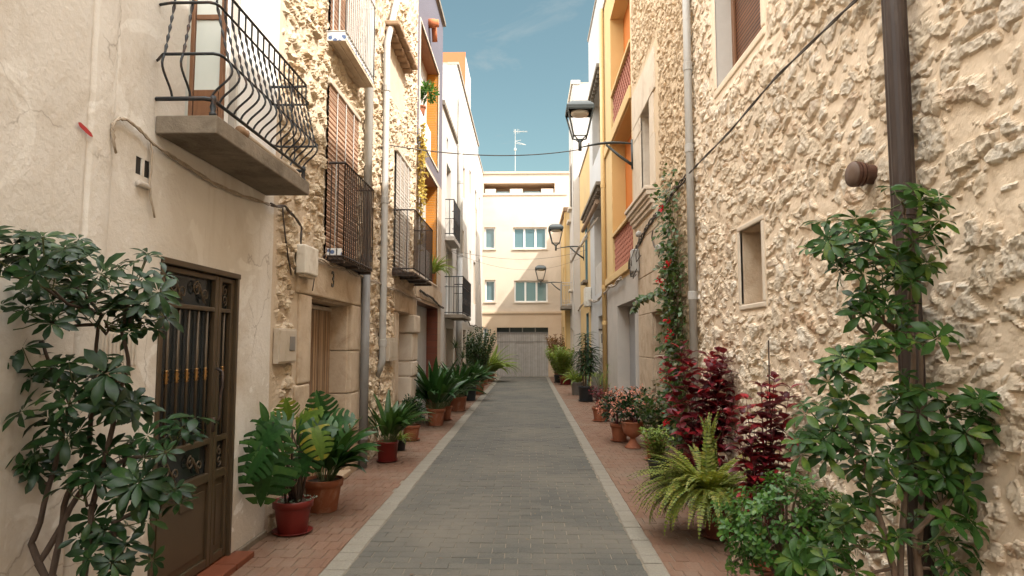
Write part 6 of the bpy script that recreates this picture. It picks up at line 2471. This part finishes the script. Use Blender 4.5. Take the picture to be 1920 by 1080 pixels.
for (dx, hh) in ((0.0, 1.45), (0.14, 1.05), (-0.10, 0.95)):
    ms.tube([V((x + dx * 0.4, y, z - 0.03)), V((x + dx, y, z + hh * 0.5)), V((x + dx * 1.2, y, z + hh))], [0.028, 0.025, 0.018], 7)
    k0 = 0.32
    for k in range(90):
        f = k0 + (1 - k0) * k / 89
        q = V((x + dx * (0.4 + 0.8 * f), y, z + hh * f))
        an = k * 2.4
        d = (V((math.cos(an), math.sin(an), 0)) + V((0, 0, 0.25 + 1.3 * max(0, f - 0.8)))).normalized()
        mb.blade(q, d, V((0, 0, 1)) + rv(r, 0.1), 0.38 * r.uniform(0.75, 1.1), 0.065, r.uniform(0.8, 1.5), 0.35, 5, "lance")
mb.build("foliage", M["lf_olean"], t, smooth=True)
ms.build("stem", M["bark"], t, smooth=True)
t, x, y, z = potted("spreading striped lily in dark pot behind the corn plant", 1083, 741, 0.19, 0.38, M["grey_plate"], GR, style="plain", saucer=False)
strap_clump(t, x, y, z, 70, 0.66, 0.05, M["lf_palm"], 76, 0.12, 0.05, 1.6, 0.5, shape="lance")
t, x, y, z = potted("leafy bush in bright red pot near the yellow corner house", 1061, 722, 0.24, 0.32, M["red_pot"], GR, style="plain")
stem_bush(t, x - 0.05, y, z, 40, 1.15, 0.6, 0.2, 0.065, M["lf_palm"], 77, 0.09, whorl=3, bare=0.1)
t, x, y, z = potted("rust coloured shrub in clay pot at the far right end of the street", 0, 0, 0.22, 0.3, M["terra"], GR, X=1.36, y=29.2)
stem_bush(t, x, y, z, 40, 1.6, 0.7, 0.2, 0.07, M["lf_rust"], 78, 0.09, whorl=3, bare=0.3)
t, x, y, z = potted("yellow green bush in dark pot before the rust coloured shrub", 1049, 718, 0.22, 0.3, M["black_plastic"], GR, style="plain")
stem_bush(t, x, y, z, 38, 1.15, 0.6, 0.2, 0.065, M["lf_palm"], 79, 0.09, whorl=3, bare=0.1)

# round glossy shrub, nearest on the right
sc = at(1475, 1000, 3.85)
t = thing("potted_plant", "dense round jade green shrub with small glossy leaves, nearest the umbrella tree", "potted plant", (sc.x, sc.y, 0), GR)
pot(t, sc.x, sc.y, 0.17, 0.26, M["terra"])
mb, ms = MB(), MB()
r = random.Random(81)
rad = (0.44, 0.38, 0.37)
for k in range(420):
    u = unit(r, -0.7)
    bump = 0.84 + 0.32 * noise.noise(V((u.x * 2.6, u.y * 2.6, u.z * 2.6 + 4)))
    q = V((sc.x, sc.y, sc.z + 0.02)) + V((u.x * rad[0], u.y * rad[1], u.z * rad[2])) * bump * r.uniform(0.66, 1.0)
    ax = (u + V((0, 0, 0.55)) + rv(r, 0.25)).normalized()
    a = ax.orthogonal().normalized()
    b = ax.cross(a)
    ph = r.uniform(0, 6)
    for j in range(7):
        an = ph + j * 2.4
        d = (a * math.cos(an) + b * math.sin(an) + ax * r.uniform(0.1, 0.9)).normalized()
        mb.blade(q + ax * (0.008 * j - 0.03), d, ax + rv(r, 0.1), 0.043 * r.uniform(0.7, 1.15), 0.024, 0.5, 0.25, 3, "obov")
    if k % 6 == 0:
        ms.tube([V((sc.x, sc.y, 0.22)), V((sc.x, sc.y, sc.z)).lerp(q, 0.5), q], 0.005, 4, cap=False)
mb.build("foliage", M["lf_shrub"], t, smooth=True)
ms.build("stem", M["bark"], t)
t, x, y, z = potted("small pale clay pot with jade sprig on a saucer beside the round shrub", 1398, 1062, 0.085, 0.16, M["pale_pot"], GR)
mb = MB()
r = random.Random(82)
leafy_mass(mb, r, (x, y, z + 0.08), (0.12, 0.12, 0.12), 110, 0.045, 0.026, "obov", 0.5, 0.3)
mb.build("foliage", M["lf_shrub"], t, smooth=True)

# climber on the tan house
t = thing("flowering_climber", "red flowered climbing vine trained up beside the tall grey drainpipe", "climber", (XR - 0.1, 8.4, 0))
mb, ms = MB(), MB()
r = random.Random(91)
for k in range(9):
    pts = []
    top = r.uniform(2.6, 3.75)
    for i in range(22):
        f = i / 21
        u = 8.35 + 0.42 * f + 0.22 * math.sin(f * 5 + k * 0.9) + r.gauss(0, 0.03)
        pts.append(V((XR - 0.06 - 0.05 * abs(math.sin(k + i * 0.6)), u, 0.05 + top * f)))
    ms.tube(pts, [0.010 * (1 - 0.7 * i / 21) for i in range(22)], 5)
    for i, q in enumerate(pts[3:]):
        for j in range(11):
            o = V((-abs(r.gauss(0, 0.07)), r.gauss(0, 0.20), r.gauss(0, 0.07)))
            mb.blade(q + o, (o.normalized() + V((-0.3, -0.2, -0.1)) + rv(r, 0.4)).normalized(), V((-0.7, -0.3, 0.6)) + rv(r, 0.3), 0.085 * r.uniform(0.6, 1.2), 0.052, 0.5, 0.2, 3, "ovate")
        if r.random() < 0.065:
            o = V((-0.14, r.gauss(0, 0.15), r.gauss(0, 0.05)))
            mf = MB()
            for j in range(8):
                mf.blade(q + o + rv(r, 0.015), unit(r), unit(r), 0.055, 0.04, 0.5, 0.3, 2, "ovate")
            mf.build("flower", M["fl_red"], t, smooth=True)
# a side shoot reaching over the doorway
pts = [V((XR - 0.08, 8.8, 2.2)), V((XR - 0.16, 9.4, 2.3)), V((XR - 0.22, 10.0, 2.28)), V((XR - 0.26, 10.6, 2.26)), V((XR - 0.28, 11.0, 2.12))]
ms.tube(pts, 0.006, 5)
for i in range(len(pts) - 1):
    for j in range(16):
        q = pts[i].lerp(pts[i + 1], j / 16)
        for m in range(2):
            mb.blade(q, (unit(r) + V((0, 0, -0.3))).normalized(), V((-0.6, -0.4, 0.6)), 0.10 * r.uniform(0.6, 1.2), 0.06, 0.5, 0.2, 3, "ovate")
mb.build("foliage", M["lf_vine"], t, smooth=True)
ms.build("stem", M["bark"], t, smooth=True)

# fallen bits on the paving
mb = MB()
r = random.Random(99)
for k in range(90):
    x = r.choice((r.uniform(KR1, XR - 0.1), r.uniform(KR1, XR - 0.1), r.uniform(XL + 0.1, KL0), r.uniform(KL1, KR0)))
    y = 3.5 + 18 * r.random() ** 1.6
    a = r.uniform(0, 6.28)
    mb.blade((x, y, 0.010 + ripple(x, y)), V((math.cos(a), math.sin(a), 0.1)), V((0, 0, 1)), r.uniform(0.015, 0.045), r.uniform(0.008, 0.02), 0.4, 0.3, 3, "ovate")
o = mb.build("fallen_leaves", M["lf_rust"])
o["kind"] = "stuff"
o["label"] = "scattered fallen leaf bits on the paving"
o["category"] = "leaves"
# ------------------------------------------------------------------ light
SD = V((-1.0, 0.6, -1.38)).normalized()  # the way the sunlight travels
sun_d = bpy.data.lights.new("sun", "SUN")
sun_d.energy = 2.9
sun_d.angle = math.radians(0.5)
sun_d.color = (1.0, 0.95, 0.88)
sun = bpy.data.objects.new("sun", sun_d)
sun.rotation_euler = SD.to_track_quat("-Z", "Y").to_euler()
COL.objects.link(sun)
w = bpy.data.worlds.new("World")
scene.world = w
w.use_nodes = True
nt = w.node_tree
nt.nodes.clear()
out = nt.nodes.new("ShaderNodeOutputWorld")
bg = nt.nodes.new("ShaderNodeBackground")
sky = nt.nodes.new("ShaderNodeTexSky")
sky.sky_type = "NISHITA"
sky.sun_disc = False
sky.sun_elevation = math.asin(-SD.z)
sky.sun_rotation = math.atan2(-SD.x, -SD.y)
sky.air_density = 1.0
sky.dust_density = 1.6
sky.ozone_density = 1.0
# a teal cast and a few thin wisps of cloud
gm = nt.nodes.new("ShaderNodeMix")
gm.data_type = "RGBA"
gm.blend_type = "MULTIPLY"
gm.inputs[0].default_value = 1.0
gm.inputs[7].default_value = SKY_TINT
nt.links.new(sky.outputs[0], gm.inputs[6])
tc = nt.nodes.new("ShaderNodeTexCoord")
mp = nt.nodes.new("ShaderNodeMapping")
mp.inputs["Scale"].default_value = (1.4, 1.4, 4.0)
mp.inputs["Location"].default_value = (0.35, 0.0, 0.2)
nt.links.new(tc.outputs["Generated"], mp.inputs[0])
nz = nt.nodes.new("ShaderNodeTexNoise")
nz.inputs["Scale"].default_value = 3.2
nz.inputs["Detail"].default_value = 7
nz.inputs["Roughness"].default_value = 0.6
nz.inputs["Distortion"].default_value = 0.5
nt.links.new(mp.outputs[0], nz.inputs["Vector"])
rm_ = nt.nodes.new("ShaderNodeValToRGB")
rm_.color_ramp.elements[0].position = 0.54
rm_.color_ramp.elements[1].position = 0.82
nt.links.new(nz.outputs[0], rm_.inputs[0])
cm = nt.nodes.new("ShaderNodeMix")
cm.data_type = "RGBA"
nt.links.new(rm_.outputs[0], cm.inputs[0])
nt.links.new(gm.outputs[2], cm.inputs[6])
cm.inputs[7].default_value = (1.15, 1.3, 1.32, 1)
# bright sky fill added out of view to lift shade, none down the street
sx_ = nt.nodes.new("ShaderNodeSeparateXYZ")
nt.links.new(tc.outputs["Generated"], sx_.inputs[0])
ad_ = nt.nodes.new("ShaderNodeMath")
ad_.operation = "MULTIPLY_ADD"
nt.links.new(nz.outputs[0], ad_.inputs[0])
ad_.inputs[1].default_value = 0.2
nt.links.new(sx_.outputs[1], ad_.inputs[2])
r2_ = nt.nodes.new("ShaderNodeValToRGB")
r2_.color_ramp.elements[0].position = 0.5
r2_.color_ramp.elements[0].color = (1, 1, 1, 1)
r2_.color_ramp.elements[1].position = 0.82
r2_.color_ramp.elements[1].color = (0, 0, 0, 1)
nt.links.new(ad_.outputs[0], r2_.inputs[0])
vm_ = nt.nodes.new("ShaderNodeMix")
vm_.data_type = "RGBA"
r3_ = nt.nodes.new("ShaderNodeValToRGB")
r3_.color_ramp.elements[0].position = 0.18
r3_.color_ramp.elements[1].position = 0.5
nt.links.new(sx_.outputs[2], r3_.inputs[0])
mz_ = nt.nodes.new("ShaderNodeMath")
mz_.operation = "MULTIPLY"
nt.links.new(r2_.outputs[0], mz_.inputs[0])
nt.links.new(r3_.outputs[0], mz_.inputs[1])
nt.links.new(mz_.outputs[0], vm_.inputs[0])
nt.links.new(cm.outputs[2], vm_.inputs[6])
vm_.inputs[7].default_value = SKY_FILL
nt.links.new(vm_.outputs[2], bg.inputs[0])
bg.inputs[1].default_value = 0.15
nt.links.new(bg.outputs[0], out.inputs[0])

vs_ = scene.view_settings
vs_.view_transform = "Standard"
vs_.look = "None"
vs_.exposure = EXPO
vs_.gamma = 1
scene.cycles.max_bounces = 10
scene.cycles.diffuse_bounces = 7
scene.cycles.glossy_bounces = 3
scene.cycles.transmission_bounces = 3
scene.cycles.use_denoising = True
scene.cycles.caustics_reflective = False
scene.cycles.caustics_refractive = False
